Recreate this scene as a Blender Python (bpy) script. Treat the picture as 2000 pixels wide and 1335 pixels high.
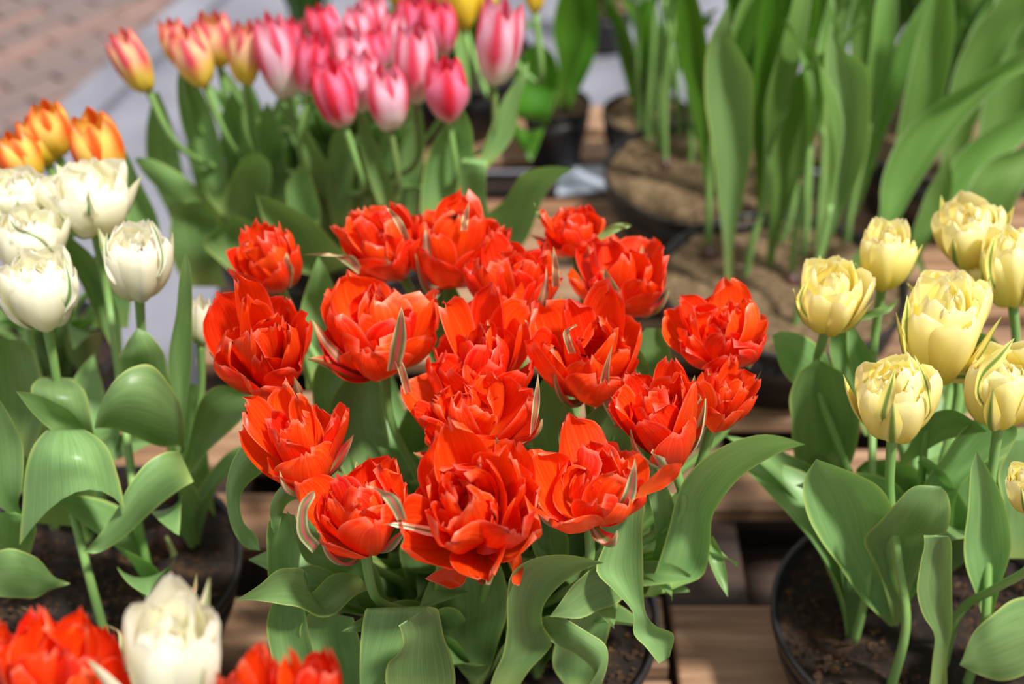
import bpy, math, random
import numpy as np
from mathutils import Vector

# ------------------------------------------------------------------ camera, light, exposure
for o in list(bpy.data.objects): bpy.data.objects.remove(o)
SC = bpy.context.scene
PITCH = math.radians(38.0); CAMZ = 1.30; FPX = 2000*50.0/36.0
cd = bpy.data.cameras.new('camera'); cam = bpy.data.objects.new('camera', cd); SC.collection.objects.link(cam)
cd.lens = 50; cd.sensor_width = 36; cd.clip_start = .02
cam.location = (0, 0, CAMZ); cam.rotation_euler = (math.pi/2-PITCH, 0, 0)
cd.dof.use_dof = True; cd.dof.focus_distance = 1.22; cd.dof.aperture_fstop = 2.7
SC.camera = cam
W = bpy.data.worlds.new('daylight'); SC.world = W; W.use_nodes = True
wn = W.node_tree.nodes; bg = wn['Background']
tc = wn.new('ShaderNodeTexCoord'); sx = wn.new('ShaderNodeSeparateXYZ'); rp = wn.new('ShaderNodeValToRGB')
W.node_tree.links.new(tc.outputs['Generated'], sx.inputs[0]); W.node_tree.links.new(sx.outputs['Z'], rp.inputs[0])
rp.color_ramp.elements[0].position = 0.0; rp.color_ramp.elements[0].color = (.30, .29, .28, 1)
rp.color_ramp.elements[1].position = .7; rp.color_ramp.elements[1].color = (.98, .98, .97, 1)
W.node_tree.links.new(rp.outputs[0], bg.inputs[0]); bg.inputs[1].default_value = 0.78
sl = bpy.data.lights.new('sunlight', 'SUN'); sun = bpy.data.objects.new('sunlight', sl); SC.collection.objects.link(sun)
sl.energy = 5.0; sl.angle = math.radians(5); sl.color = (1.0, .97, .92)
sun.rotation_euler = Vector((.38, -.34, 1.0)).to_track_quat('Z', 'Y').to_euler()
SC.view_settings.view_transform = 'Standard'; SC.view_settings.look = 'None'
SC.view_settings.exposure = 0.22; SC.view_settings.gamma = 1.0; SC.view_settings.use_curve_mapping = False

# ------------------------------------------------------------------ helpers
COL = SC.collection
CP, SP = math.cos(PITCH), math.sin(PITCH)
def ray(px, py):
    a = (px-1000)/FPX; b = (667.5-py)/FPX
    return np.array([a, CP+b*SP, -SP+b*CP])
def PY(px, py, Y):
    d = ray(px, py); return np.array([0, 0, CAMZ]) + d*(Y/d[1])
def PZ(px, py, z):
    d = ray(px, py); return np.array([0, 0, CAMZ]) + d*((z-CAMZ)/d[2])
def nrm(v):
    return v/(np.linalg.norm(v)+1e-12)
def tag(o, label=None, cat=None, group=None, kind=None):
    if label: o['label'] = label
    if cat: o['category'] = cat
    if group: o['group'] = group
    if kind: o['kind'] = kind
    return o
def empty(name, loc, label, cat, group=None):
    o = bpy.data.objects.new(name, None); o.empty_display_size = .02
    COL.objects.link(o); o.location = loc; tag(o, label, cat, group)
    o['_abs'] = [float(v) for v in loc]
    return o
def mesh(name, vs, fs, mat, parent=None, uv=None, smooth=True, vis=None):
    """vs in world space; the object's origin goes to the parent's place"""
    vs = np.asarray(vs, float)
    off = np.zeros(3)
    if parent is not None:
        off = np.array(parent['_abs'])
    me = bpy.data.meshes.new(name)
    me.from_pydata((vs-off).tolist(), [], fs)
    if uv is not None:
        l = me.uv_layers.new(name='UVMap')
        idx = np.empty(len(me.loops), dtype=np.int32); me.loops.foreach_get('vertex_index', idx)
        l.data.foreach_set('uv', np.asarray(uv, np.float32)[idx].ravel())
    if smooth: me.polygons.foreach_set('use_smooth', [True]*len(me.polygons))
    me.materials.append(mat); me.update()
    o = bpy.data.objects.new(name, me); COL.objects.link(o)
    o['_abs'] = [float(v) for v in off]
    if parent is not None: o.parent = parent
    return o
def crom(P, n):
    P = np.asarray(P, float); k = len(P)
    if k == 2: return np.array([P[0]*(1-t)+P[1]*t for t in np.linspace(0, 1, n)])
    Q = np.vstack([2*P[0]-P[1], P, 2*P[-1]-P[-2]])
    out = []
    for t in np.linspace(0, k-1-1e-9, n):
        i = int(t); f = t-i; a, b, c, d = Q[i], Q[i+1], Q[i+2], Q[i+3]
        out.append(.5*((2*b)+(-a+c)*f+(2*a-5*b+4*c-d)*f*f+(-a+3*b-3*c+d)*f**3))
    return np.array(out)
def grid_faces(nu, nv):
    return [(i*nv+j, i*nv+j+1, (i+1)*nv+j+1, (i+1)*nv+j) for i in range(nu-1) for j in range(nv-1)]
def sheet(name, G, mat, parent, kind=None):
    nu, nv = G.shape[:2]
    uv = [(i/(nu-1), j/(nv-1)) for i in range(nu) for j in range(nv)]
    return mesh(name, G.reshape(-1, 3), grid_faces(nu, nv), mat, parent, uv)
def tube(name, P, R, mat, parent, n=20, k=10, cap=True):
    C = crom(P, n); R = np.interp(np.linspace(0, 1, n), np.linspace(0, 1, len(R)), R)
    vs = []; T = np.gradient(C, axis=0); ref = np.array([.3, 1, .1])
    for i in range(n):
        t = nrm(T[i]); a = nrm(np.cross(t, ref)); b = np.cross(t, a)
        for j in range(k):
            w = 2*math.pi*j/k; vs.append(C[i]+R[i]*(math.cos(w)*a+math.sin(w)*b))
    fs = [(i*k+j, i*k+(j+1) % k, (i+1)*k+(j+1) % k, (i+1)*k+j) for i in range(n-1) for j in range(k)]
    if cap: fs += [tuple(range(k))[::-1], tuple((n-1)*k+j for j in range(k))]
    uv = [(i/(n-1), j/k) for i in range(n) for j in range(k)]
    return mesh(name, vs, fs, mat, parent, uv)
def lathe(name, c, prof, mat, parent=None, n=64, close=False):
    """prof: (radius, z) list, absolute z"""
    vs = []; m = len(prof)
    for r, z in prof:
        for j in range(n):
            a = 2*math.pi*j/n; vs.append((c[0]+r*math.cos(a), c[1]+r*math.sin(a), z))
    fs = [(i*n+j, i*n+(j+1) % n, (i+1)*n+(j+1) % n, (i+1)*n+j) for i in range(m-1) for j in range(n)]
    if close: fs += [tuple(range(n))[::-1], tuple((m-1)*n+j for j in range(n))]
    return mesh(name, vs, fs, mat, parent)
def box_data(x0, x1, y0, y1, z0, z1, b=.002):
    """box with bevelled top edges"""
    v = [(x0, y0, z0), (x1, y0, z0), (x1, y1, z0), (x0, y1, z0),
         (x0, y0, z1-b), (x1, y0, z1-b), (x1, y1, z1-b), (x0, y1, z1-b),
         (x0+b, y0+b, z1), (x1-b, y0+b, z1), (x1-b, y1-b, z1), (x0+b, y1-b, z1)]
    f = [(3, 2, 1, 0), (8, 9, 10, 11)]
    for k in range(4):
        m = (k+1) % 4; f += [(k, m, 4+m, 4+k), (4+k, 4+m, 8+m, 8+k)]
    return v, f

# ------------------------------------------------------------------ materials
def srgb(r, g, b):
    f = lambda c: (c/12.92 if c <= .04045 else ((c+.055)/1.055)**2.4)
    return (f(r/255), f(g/255), f(b/255), 1)
class NT:
    def __init__(s, name):
        s.m = bpy.data.materials.new(name); s.m.use_nodes = True; s.t = s.m.node_tree; s.n = s.t.nodes
        s.b = s.n['Principled BSDF']; s.out = s.n['Material Output']
    def new(s, t, **k):
        x = s.n.new(t)
        for a, v in k.items(): setattr(x, a, v)
        return x
    def link(s, a, b): s.t.links.new(a, b)
    def ramp(s, fac, stops):
        r = s.new('ShaderNodeValToRGB'); e = r.color_ramp.elements
        while len(e) < len(stops): e.new(.5)
        for x, (p, c) in zip(e, stops): x.position = p; x.color = c
        s.link(fac, r.inputs[0]); return r.outputs[0]
    def math(s, op, a, b=None, c=None):
        m = s.new('ShaderNodeMath', operation=op)
        for i, v in enumerate((a, b, c)):
            if v is None: continue
            if isinstance(v, (int, float)): m.inputs[i].default_value = v
            else: s.link(v, m.inputs[i])
        return m.outputs[0]
    def mix(s, f, a, b, mode='MIX'):
        m = s.new('ShaderNodeMix', data_type='RGBA', blend_type=mode)
        for i, v in ((0, f), (6, a), (7, b)):
            if isinstance(v, (int, float, tuple)): m.inputs[i].default_value = v
            else: s.link(v, m.inputs[i])
        return m.outputs[2]
    def noise(s, vec, scale, detail=3, rough=.5):
        n = s.new('ShaderNodeTexNoise'); n.inputs['Scale'].default_value = scale
        n.inputs['Detail'].default_value = detail; n.inputs['Roughness'].default_value = rough
        if vec is not None: s.link(vec, n.inputs['Vector'])
        return n.outputs['Fac']
    def mapping(s, vec, sc):
        m = s.new('ShaderNodeMapping'); m.inputs['Scale'].default_value = sc; s.link(vec, m.inputs['Vector']); return m.outputs[0]
    def bump(s, h, st, d=.002):
        b = s.new('ShaderNodeBump'); b.inputs['Strength'].default_value = st; b.inputs['Distance'].default_value = d
        s.link(h, b.inputs['Height']); s.link(b.outputs[0], s.b.inputs['Normal'])
    def finish(s, col, rough, transl=0, tcol=None, spec=.5):
        if isinstance(col, tuple): s.b.inputs['Base Color'].default_value = col
        else: s.link(col, s.b.inputs['Base Color'])
        s.b.inputs['Roughness'].default_value = rough; s.b.inputs['Specular IOR Level'].default_value = spec
        if transl:
            t = s.new('ShaderNodeBsdfTranslucent'); mx = s.new('ShaderNodeMixShader'); mx.inputs[0].default_value = transl
            c = col if tcol is None else tcol
            if isinstance(c, tuple): t.inputs[0].default_value = c
            else: s.link(c, t.inputs[0])
            s.link(s.b.outputs[0], mx.inputs[1]); s.link(t.outputs[0], mx.inputs[2]); s.link(mx.outputs[0], s.out.inputs[0])
        return s.m
def uvparts(s):
    uv = s.new('ShaderNodeUVMap'); sep = s.new('ShaderNodeSeparateXYZ'); s.link(uv.outputs[0], sep.inputs[0])
    av = s.math('ABSOLUTE', s.math('MULTIPLY_ADD', sep.outputs[1], 2.0, -1.0))     # 0 at the midrib, 1 at the edge
    return uv.outputs[0], sep.outputs[0], sep.outputs[1], av
def rnd(s):
    return s.new('ShaderNodeObjectInfo').outputs['Random']

def leaf_mat(name, c_dark, c_light, c_edge, transl=.28, blotch=True):
    s = NT(name); uv, u, v, av = uvparts(s)
    vein = s.noise(s.mapping(uv, (1.2, 46, 1)), 1.0, 4, .6)
    soft = s.noise(s.mapping(uv, (3.0, 5, 1)), 1.0, 2)
    c = s.mix(s.ramp(s.math('ADD', s.math('MULTIPLY', vein, .6), s.math('MULTIPLY', s.noise(s.mapping(uv, (2.2, 3, 1)), 1.0, 2), .4)), [(.28, (0, 0, 0, 1)), (.72, (1, 1, 1, 1))]), c_dark, c_light)
    c = s.mix(s.math('MULTIPLY', s.math('GREATER_THAN', soft, .0), s.math('MULTIPLY', soft, .35)), c, c_light)
    ed = s.ramp(av, [(.90, (0, 0, 0, 1)), (.985, (1, 1, 1, 1))]); c = s.mix(s.math('MULTIPLY', ed, .75), c, c_edge)
    base = s.ramp(u, [(.0, (1, 1, 1, 1)), (.18, (0, 0, 0, 1))]); c = s.mix(s.math('MULTIPLY', base, .45), c, c_edge)
    h = s.new('ShaderNodeHueSaturation'); s.link(c, h.inputs['Color'])
    s.link(s.math('MULTIPLY_ADD', rnd(s), .42, .78), h.inputs['Value'])
    s.link(s.math('MULTIPLY_ADD', rnd(s), .018, .492), h.inputs['Hue'])
    c = h.outputs[0]
    s.bump(vein, .25, .0012)
    return s.finish(c, .36, transl, s.mix(.55, c, srgb(110, 170, 20)), .45)
M_LEAF = leaf_mat('glaucous_leaf', srgb(80, 120, 60), srgb(150, 186, 118), srgb(190, 208, 112))
M_LEAFB = leaf_mat('fresh_leaf', srgb(70, 114, 38), srgb(134, 172, 94), srgb(180, 206, 146), .32)
M_LEAFD = leaf_mat('deep_green_leaf', srgb(44, 90, 18), srgb(86, 136, 42), srgb(124, 166, 66), .3)
def stem_mat(name, a, b):
    s = NT(name); uv, u, v, av = uvparts(s)
    n = s.noise(s.mapping(uv, (4, 10, 1)), 1.0, 3)
    return s.finish(s.mix(n, a, b), .5, 0)
M_STEM = stem_mat('tulip_stem', srgb(100, 140, 66), srgb(142, 180, 104))
M_STEMY = stem_mat('pale_stem', srgb(130, 150, 80), srgb(176, 190, 120))
M_STEMB = stem_mat('brownish_stem', srgb(120, 120, 70), srgb(110, 150, 80))

def petal_mat(name, base, mid, tip, edge=None, streak=None, transl=.35, rough=.38, tmix=None):
    s = NT(name); uv, u, v, av = uvparts(s)
    c = s.ramp(u, [(0.0, base), (.35, mid), (1.0, tip)])
    n = s.noise(s.mapping(uv, (1.2, 26, 1)), 1.0, 3)
    if streak is not None:
        c = s.mix(s.math('MULTIPLY', s.ramp(n, [(.42, (0, 0, 0, 1)), (.72, (1, 1, 1, 1))]), .7), c, streak)
    if edge is not None:
        e = s.ramp(s.math('MAXIMUM', av, s.math('MULTIPLY', u, 1.0)), [(.95, (0, 0, 0, 1)), (1.0, (1, 1, 1, 1))])
        c = s.mix(s.math('MULTIPLY', e, .55), c, edge)
    h = s.new('ShaderNodeHueSaturation'); s.link(c, h.inputs['Color'])
    s.link(s.math('MULTIPLY_ADD', rnd(s), .012, .497), h.inputs['Hue'])
    s.link(s.math('MULTIPLY_ADD', rnd(s), .22, .90), h.inputs['Value'])
    s.bump(n, .2, .0010)
    t = h.outputs[0] if tmix is None else s.mix(.5, h.outputs[0], tmix)
    return s.finish(h.outputs[0], rough, transl, t, .4)
M_RED = petal_mat('scarlet_petal', srgb(236, 100, 26), srgb(240, 58, 14), srgb(236, 36, 12), srgb(252, 150, 124), srgb(250, 96, 36), .34, .36, srgb(255, 50, 0))
M_WHITE = petal_mat('cream_white_petal', srgb(238, 236, 160), srgb(253, 250, 226), srgb(255, 252, 240), srgb(252, 240, 234), srgb(250, 246, 200), .42, .4)
M_YEL = petal_mat('lemon_petal', srgb(242, 214, 30), srgb(253, 230, 78), srgb(255, 247, 196), srgb(254, 242, 222), srgb(253, 246, 160), .42, .4)
M_YELB = petal_mat('plain_yellow_petal', srgb(220, 190, 30), srgb(246, 208, 40), srgb(250, 220, 70), None, srgb(250, 225, 110), .3, .45)
def flame_mat(name, base, flame, edge, u0=.25):
    s = NT(name); uv, u, v, av = uvparts(s)
    n = s.noise(s.mapping(uv, (1.5, 12, 1)), 1.0, 3)
    avn = s.math('ADD', av, s.math('MULTIPLY_ADD', n, .5, -.25))
    side = s.mix(s.ramp(avn, [(.12, (0, 0, 0, 1)), (.58, (1, 1, 1, 1))]), flame, edge)
    un = s.math('ADD', u, s.math('MULTIPLY_ADD', n, .2, -.1))
    c = s.mix(s.ramp(un, [(u0, (0, 0, 0, 1)), (u0+.28, (1, 1, 1, 1))]), base, side)
    c = s.mix(s.ramp(un, [(.80, (0, 0, 0, 1)), (1.0, (1, 1, 1, 1))]), c, flame)
    return s.finish(c, .42, .3)
M_PINKW = flame_mat('pink_white_flamed_petal', srgb(252, 244, 232), srgb(232, 74, 104), srgb(250, 206, 224))
M_PINKY = flame_mat('pink_yellow_flamed_petal', srgb(246, 222, 84), srgb(226, 76, 100), srgb(250, 206, 160), .36)
M_PINKR = flame_mat('rose_red_petal', srgb(252, 234, 226), srgb(232, 44, 70), srgb(246, 136, 172), .12)
M_ORG = flame_mat('orange_flamed_petal', srgb(250, 218, 60), srgb(238, 96, 24), srgb(252, 216, 110), .34)
def sepal_mat(name, margin, green, core):
    s = NT(name); uv, u, v, av = uvparts(s)
    n = s.noise(s.mapping(uv, (1.5, 22, 1)), 1.0, 3)
    a = s.math('ADD', av, s.math('MULTIPLY_ADD', n, .24, -.12))
    c = s.ramp(a, [(.0, core), (.16, core), (.42, green), (.56, green), (.80, margin), (1.0, margin)])
    c = s.mix(s.math('MULTIPLY', s.ramp(u, [(.78, (0, 0, 0, 1)), (1, (1, 1, 1, 1))]), .7), c, srgb(190, 200, 130))
    return s.finish(c, .45, .2)
M_SEPR = sepal_mat('striped_red_guard_petal', srgb(232, 70, 66), srgb(120, 150, 84), srgb(234, 176, 160))
M_SEPR2 = sepal_mat('striped_cream_guard_petal', srgb(222, 214, 170), srgb(132, 160, 84), srgb(226, 120, 120))
M_SEPW = sepal_mat('striped_white_guard_petal', srgb(246, 243, 216), srgb(246, 243, 216), srgb(120, 156, 80))
M_SEPY = sepal_mat('striped_yellow_guard_petal', srgb(244, 226, 120), srgb(244, 228, 130), srgb(122, 150, 60))

def soil_mat(name, cols, sc):
    s = NT(name); t = s.new('ShaderNodeTexCoord').outputs['Object']
    n = s.noise(t, sc, 8, .7); n2 = s.noise(t, sc*.16, 3)
    f = s.math('ADD', s.math('MULTIPLY', n, .8), s.math('MULTIPLY', n2, .3))
    c = s.ramp(f, [(.36, cols[0]), (.55, cols[1]), (.70, cols[2]), (.85, cols[3])])
    s.bump(n, 1.0, .012)
    return s.finish(c, .9)
M_SOIL = soil_mat('dark_potting_soil', (srgb(12, 7, 5), srgb(42, 26, 16), srgb(100, 68, 34), srgb(160, 120, 66)), 60)
M_SAND = soil_mat('sand_topping', (srgb(74, 56, 38), srgb(138, 112, 80), srgb(178, 150, 112), srgb(210, 186, 150)), 120)
M_CRUMB = soil_mat('soil_crumbs', (srgb(26, 16, 10), srgb(70, 46, 28), srgb(130, 92, 50), srgb(160, 122, 72)), 40)
s = NT('black_plastic'); M_POT = s.finish(srgb(34, 32, 34), .42, 0, None, .4)
s = NT('bulb_skin'); M_BULB = s.finish(s.ramp(s.noise(None, 60, 3), [(.3, srgb(50, 26, 26)), (.7, srgb(96, 60, 52))]), .45)
def wood_mat():
    s = NT('pallet_pine'); t = s.new('ShaderNodeTexCoord').outputs['Object']; r = rnd(s)
    ad = s.new('ShaderNodeVectorMath', operation='ADD'); cx = s.new('ShaderNodeCombineXYZ')
    s.link(s.math('MULTIPLY', r, 7.0), cx.inputs[0]); s.link(s.math('MULTIPLY', r, 3.0), cx.inputs[1])
    s.link(t, ad.inputs[0]); s.link(cx.outputs[0], ad.inputs[1])
    g = s.noise(s.mapping(ad.outputs[0], (3, 60, 60)), 1.0, 5, .65); b = s.noise(s.mapping(ad.outputs[0], (4, 12, 12)), 1.0, 3)
    c = s.ramp(g, [(.3, srgb(98, 70, 50)), (.52, srgb(146, 112, 84)), (.75, srgb(182, 150, 118))])
    c = s.mix(s.math('MULTIPLY', s.ramp(b, [(.5, (0, 0, 0, 1)), (.75, (1, 1, 1, 1))]), .5), c, srgb(120, 70, 32))
    vor = s.new('ShaderNodeTexVoronoi'); vor.inputs['Scale'].default_value = 1.0
    s.link(s.mapping(ad.outputs[0], (5, 8, 8)), vor.inputs['Vector'])
    k = s.ramp(vor.outputs['Distance'], [(.04, (1, 1, 1, 1)), (.10, (0, 0, 0, 1))])
    c = s.mix(s.math('MULTIPLY', k, .8), c, srgb(84, 40, 28))
    s.bump(g, .3, .002)
    return s.finish(c, .65)
M_WOOD = wood_mat()
M_SHADEWOOD = NT('shade_dark_wood'); t_ = M_SHADEWOOD.new('ShaderNodeTexCoord').outputs['Object']
M_SHADEWOOD = M_SHADEWOOD.finish(M_SHADEWOOD.ramp(M_SHADEWOOD.noise(M_SHADEWOOD.mapping(t_, (3, 50, 50)), 1.0, 4), [(.3, srgb(34, 24, 20)), (.7, srgb(72, 52, 40))]), .8)  # pallet wood with the shade below the top boards put into its colour
s = NT('grey_concrete'); t_ = s.new('ShaderNodeTexCoord').outputs['Object']
M_CONC = s.finish(s.ramp(s.noise(t_, 5, 6), [(.3, srgb(104, 104, 114)), (.7, srgb(128, 129, 140))]), .6)
s = NT('fired_brick'); t_ = s.new('ShaderNodeTexCoord').outputs['Object']
M_BRICK = s.finish(s.mix(s.noise(t_, 30, 4), s.ramp(rnd(s), [(0, srgb(98, 84, 82)), (.5, srgb(112, 92, 86)), (.8, srgb(138, 100, 86)), (1, srgb(92, 86, 92))]), srgb(112, 98, 96)), .8)
s = NT('joint_mortar'); M_JOINT = s.finish(srgb(104, 94, 98), .9)

# ------------------------------------------------------------------ the setting
FZ = -.290
v, f = box_data(-3.2, 3.6, -1.2, 6.5, FZ-.1, FZ, .001)
floor = mesh('floor', v, f, M_CONC, None, smooth=False); floor['kind'] = 'structure'
# brick paving, upper left: bricks laid as parts of the floor on a bed
A = PZ(110, 310, FZ); B = PZ(440, 0, FZ); edge = nrm((B-A)); side = np.array([-edge[1], edge[0], 0])
d1 = nrm(PZ(120, 80, FZ)-PZ(20, 122, FZ)); d2 = np.array([-d1[1], d1[0], 0])
q = [A-edge*1.6, A+edge*3.2, A+edge*3.2+side*2.6, A-edge*1.6+side*2.6]
bed = [tuple(p+np.array([0, 0, h])) for h in (.0, .008) for p in q]
mesh('mortar_bed', bed, [(0, 3, 2, 1), (4, 5, 6, 7), (0, 1, 5, 4), (1, 2, 6, 5), (2, 3, 7, 6), (3, 0, 4, 7)], M_JOINT, floor, smooth=False)
kb, kf = box_data(-.5, .5, -.5, .5, 0, 1, .02)
def obox(c, ax, ay, lx, ly, z0, z1, b):
    v, f = box_data(-lx/2, lx/2, -ly/2, ly/2, z0, z1, b)
    return [tuple(c[:2]+np.array(p[0])*ax[:2]+np.array(p[1])*ay[:2])+(p[2],) for p in v], f
brick_v, brick_f = box_data(-.1, .1, -.024, .024, 0, .055, .004)
bme = bpy.data.meshes.new('brick'); bme.from_pydata(brick_v, [], brick_f); bme.materials.append(M_BRICK)
random.seed(4); nb = 0
ang = math.atan2(d1[1], d1[0]); rest = []
for i in range(-16, 30):
    for j in range(-60, 60):
        p = A+d1*(i*.208+(.104 if j % 2 else 0))+d2*(j*.055)
        rel = p-A; s_ = rel@side
        ok = s_ > .11 and s_ < 2.4 and -1.4 < rel@edge < 3.0
        if not ok: continue
        # the ones the frame shows become objects
        dd = p-np.array([0, 0, CAMZ]); zc = dd@np.array([0, CP, -SP])
        px = 1000+FPX*dd[0]/zc; py = 667.5-FPX*(dd@np.array([0, SP, CP]))/zc
        dz = random.uniform(-.003, .003)
        if -60 < px < 620 and -60 < py < 480 and nb < 299:
            o = bpy.data.objects.new('brick', bme); COL.objects.link(o); o.parent = floor
            o.location = (p[0], p[1], FZ-.03+dz); o.rotation_euler = (0, 0, ang+random.uniform(-.01, .01)); nb += 1
        else: rest.append((p[0], p[1], FZ-.03+dz))
rv, rf = [], []
ca, sa = math.cos(ang), math.sin(ang)
for (x, y, z) in rest:
    k = len(rv); rv += [(x+ca*a-sa*b, y+sa*a+ca*b, z+c) for a, b, c in brick_v]; rf += [tuple(k+i for i in f_) for f_ in brick_f]
if rv: mesh('bricks', rv, rf, M_BRICK, floor, smooth=False)['kind'] = 'stuff'
# stone kerb between brick and concrete
kv, kf = obox((A+edge*.8+side*.045), edge, side, 4.8, .10, FZ, FZ+.028, .006)
mesh('kerb', kv, kf, M_CONC, floor, smooth=False)

# pallets
def pallet(x0, x1, ys, label, zt=0.0, zb=-.145, M_WOOD=None):
    M_WOOD = M_WOOD or globals()['M_WOOD']
    """ys: list of (y0,y1) top boards running left to right"""
    r = empty('wooden_pallet', ((x0+x1)/2, (ys[0][0]+ys[-1][1])/2, zb), label, 'pallet', 'pallets under the pots')
    for (a, b) in ys:
        v, f = box_data(x0, x1, a, b, zt-.022, zt, .003); mesh('top_board', v, f, M_WOOD, r, smooth=False)
    ya, yb = ys[0][0], ys[-1][1]
    w = .10
    xs = [x0, (x0+x1)/2-w/2, x1-w]
    for x in xs:
        v, f = box_data(x, x+w, ya, yb, zt-.044, zt-.0225, .002); mesh('cross_board', v, f, M_SHADEWOOD, r, smooth=False)
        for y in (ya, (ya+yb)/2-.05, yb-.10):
            v, f = box_data(x, x+w, y, y+.10, zb+.0225, zt-.0445, .003); mesh('block', v, f, M_SHADEWOOD, r, smooth=False)
        v, f = box_data(x, x+w, ya, yb, zb, zb+.022, .002); mesh('bottom_board', v, f, M_SHADEWOOD, r, smooth=False)
    return r
PL = [(-.98, .180, [(.46, .60), (.64, .74), (.78, .90), (.94, 1.04), (1.06, 1.165), (1.245, 1.345), (1.40, 1.55)],
  'pale pine pallet under the central red tulip pot, to the left', 'lower pallet of the stack below the red tulips, seen dark through the gaps'),
 (.190, 1.35, [(.46, .60), (.64, .76), (.80, .92), (.96, 1.152), (1.315, 1.43), (1.49, 1.58)],
  'knotted pine pallet at the lower right under the yellow tulip pot', 'lower pallet of the stack below the yellow tulips, in shadow'),
 (-.46, .30, [(1.62, 1.72), (1.76, 1.86), (1.90, 2.06)], 'pallet behind the red tulips under the pink tulips', 'lower pallet of the stack below the pink tulips'),
 (.31, 1.16, [(1.60, 1.70), (1.735, 1.80), (1.83, 1.93), (1.96, 2.06)], 'orange-tinted pallet on the right behind the yellow tulips', 'lower pallet of the stack at the right edge'),
 (-.30, 1.00, [(2.19, 2.27), (2.30, 2.39)], 'pallet farthest back beside the small black pot', 'lower pallet farthest back, below the small black pot')]
for x0_, x1_, ys_, la_, lb_ in PL:
    pallet(x0_, x1_, ys_, la_)
    y0_, y1_ = ys_[0][0], ys_[-1][1]; nb_ = max(2, int((y1_-y0_)/.145)); dy_ = (y1_-y0_)/nb_
    pallet(x0_, x1_, [(y0_+dy_*i_, y0_+dy_*(i_+1)-.035*(i_ < nb_-1)) for i_ in range(nb_)], lb_, zt=-.146, zb=FZ, M_WOOD=M_SHADEWOOD)

# ------------------------------------------------------------------ pots
def soil_disc(parent, c, r, z, mat, amp=.006, seed=0):
    rs = np.random.RandomState(seed); nr, na = 26, 72
    ks = [(rs.uniform(-1, 1, 2)*rs.uniform(20, 260), rs.uniform(0, 6.28)) for _ in range(26)]
    vs = []
    for i in range(nr):
        rr = r*i/(nr-1)
        for j in range(na):
            a = 2*math.pi*j/na; x, y = rr*math.cos(a), rr*math.sin(a)
            h = sum(math.sin(k[0]*x+k[1]*y+p)/(1+.006*np.hypot(*k)) for k, p in ks)*amp/3
            vs.append((c[0]+x, c[1]+y, z+h+.006*(1-(rr/r)**2)))
    return mesh('soil', vs, [(i*na+j, i*na+(j+1) % na, (i+1)*na+(j+1) % na, (i+1)*na+j) for i in range(nr-1) for j in range(na)], mat, parent)
def crumbs(parent, c, r, z, mat, n, s, seed):
    rs = np.random.RandomState(seed); V = []; F = []
    base = np.array([(1, 0, 0), (-1, 0, 0), (0, 1, 0), (0, -1, 0), (0, 0, 1), (0, 0, -1)], float)
    fc = [(0, 2, 4), (2, 1, 4), (1, 3, 4), (3, 0, 4), (2, 0, 5), (1, 2, 5), (3, 1, 5), (0, 3, 5)]
    for i in range(n):
        a = rs.uniform(0, 6.28); q = r*.97*math.sqrt(rs.uniform()); sc = s*rs.uniform(.4, 1.4)*np.array([1, rs.uniform(.5, 1), rs.uniform(.5, .9)])
        w = rs.uniform(0, 6.28); R = np.array([[math.cos(w), -math.sin(w), 0], [math.sin(w), math.cos(w), 0], [0, 0, 1]])
        k = len(V); V += ((base*sc*rs.uniform(.7, 1.2, (6, 1)))@R.T+np.array([c[0]+q*math.cos(a), c[1]+q*math.sin(a), z+.004+s*.3])).tolist()
        F += [tuple(k+x for x in f_) for f_ in fc]
    o = mesh('crumbs', V, F, mat, parent, smooth=False); o['kind'] = 'stuff'; return o
def pot(px, py, r, h, label, mat=M_SOIL, cmat=M_CRUMB, taper=.72, z0=0.0, below=.014, seed=1, nc=900, cs=.004, bowl=True, group=None):
    z = z0+h-below; c = PZ(px, py, z)
    e = empty('plant_pot', (c[0], c[1], z0), label, 'pot', group)
    t = .004; zt = z0+h
    prof = [(r*taper*.2, z0+.002), (r*taper, z0), (r*(taper+.1) if bowl else r*(taper+.03), z0+h*.22), (r*.94, z0+h*.62), (r*.985, zt-.014)]
    body = prof+[(r*.985-t, zt-.016), (r*.93-t, z0+h*.6), (r*taper, z0+.02)]
    lathe('pot_body', c, body, M_POT, e)
    lathe('rim', c, [(r*.98, zt-.016), (r*1.005, zt-.014), (r*1.01, zt-.002), (r*1.0, zt), (r*.975, zt-.001), (r*.965, zt-.014)], M_POT, e)
    soil_disc(e, c, r*.966, z, mat, .006 if mat is M_SOIL else .003, seed=seed); crumbs(e, c, r*.96, z, cmat, nc, cs, seed)
    return c, z, e
G_POT = 'black plastic pots of tulips'
c_red, z_red, _ = pot(975, 1212, .170, .135, 'black bowl pot holding the central red double tulips', seed=1)
c_wht, z_wht, _ = pot(190, 1118, .160, .135, 'black bowl pot of dark soil under the white tulips at left', seed=2)
c_yel, z_yel, _ = pot(1800, 1222, .160, .135, 'black bowl pot of mossy soil under the yellow tulips, lower right', seed=3)
c_snd, z_snd, _ = pot(1525, 560, .172, .15, 'sand-topped black bowl with bare green stems, behind the red tulips', M_SAND, M_SAND, .62, seed=4, cs=.0025)
c_bwl, z_bwl, _ = pot(1378, 348, .158, .15, 'large black bowl of brown gritty soil behind the sand-topped bowl', M_SAND, M_SAND, .62, seed=5)
c_sml, z_sml, _ = pot(1087, 212, .058, .12, 'small black pot of brown soil with round-leaved plant, top centre', M_SAND, M_SAND, .74, seed=6, nc=300, bowl=False)
c_drk, z_drk, _ = pot(1262, 232, .075, .12, 'dark pot half hidden behind the large gritty bowl', M_SAND, M_SAND, .7, seed=7, nc=300, bowl=False)
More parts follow.
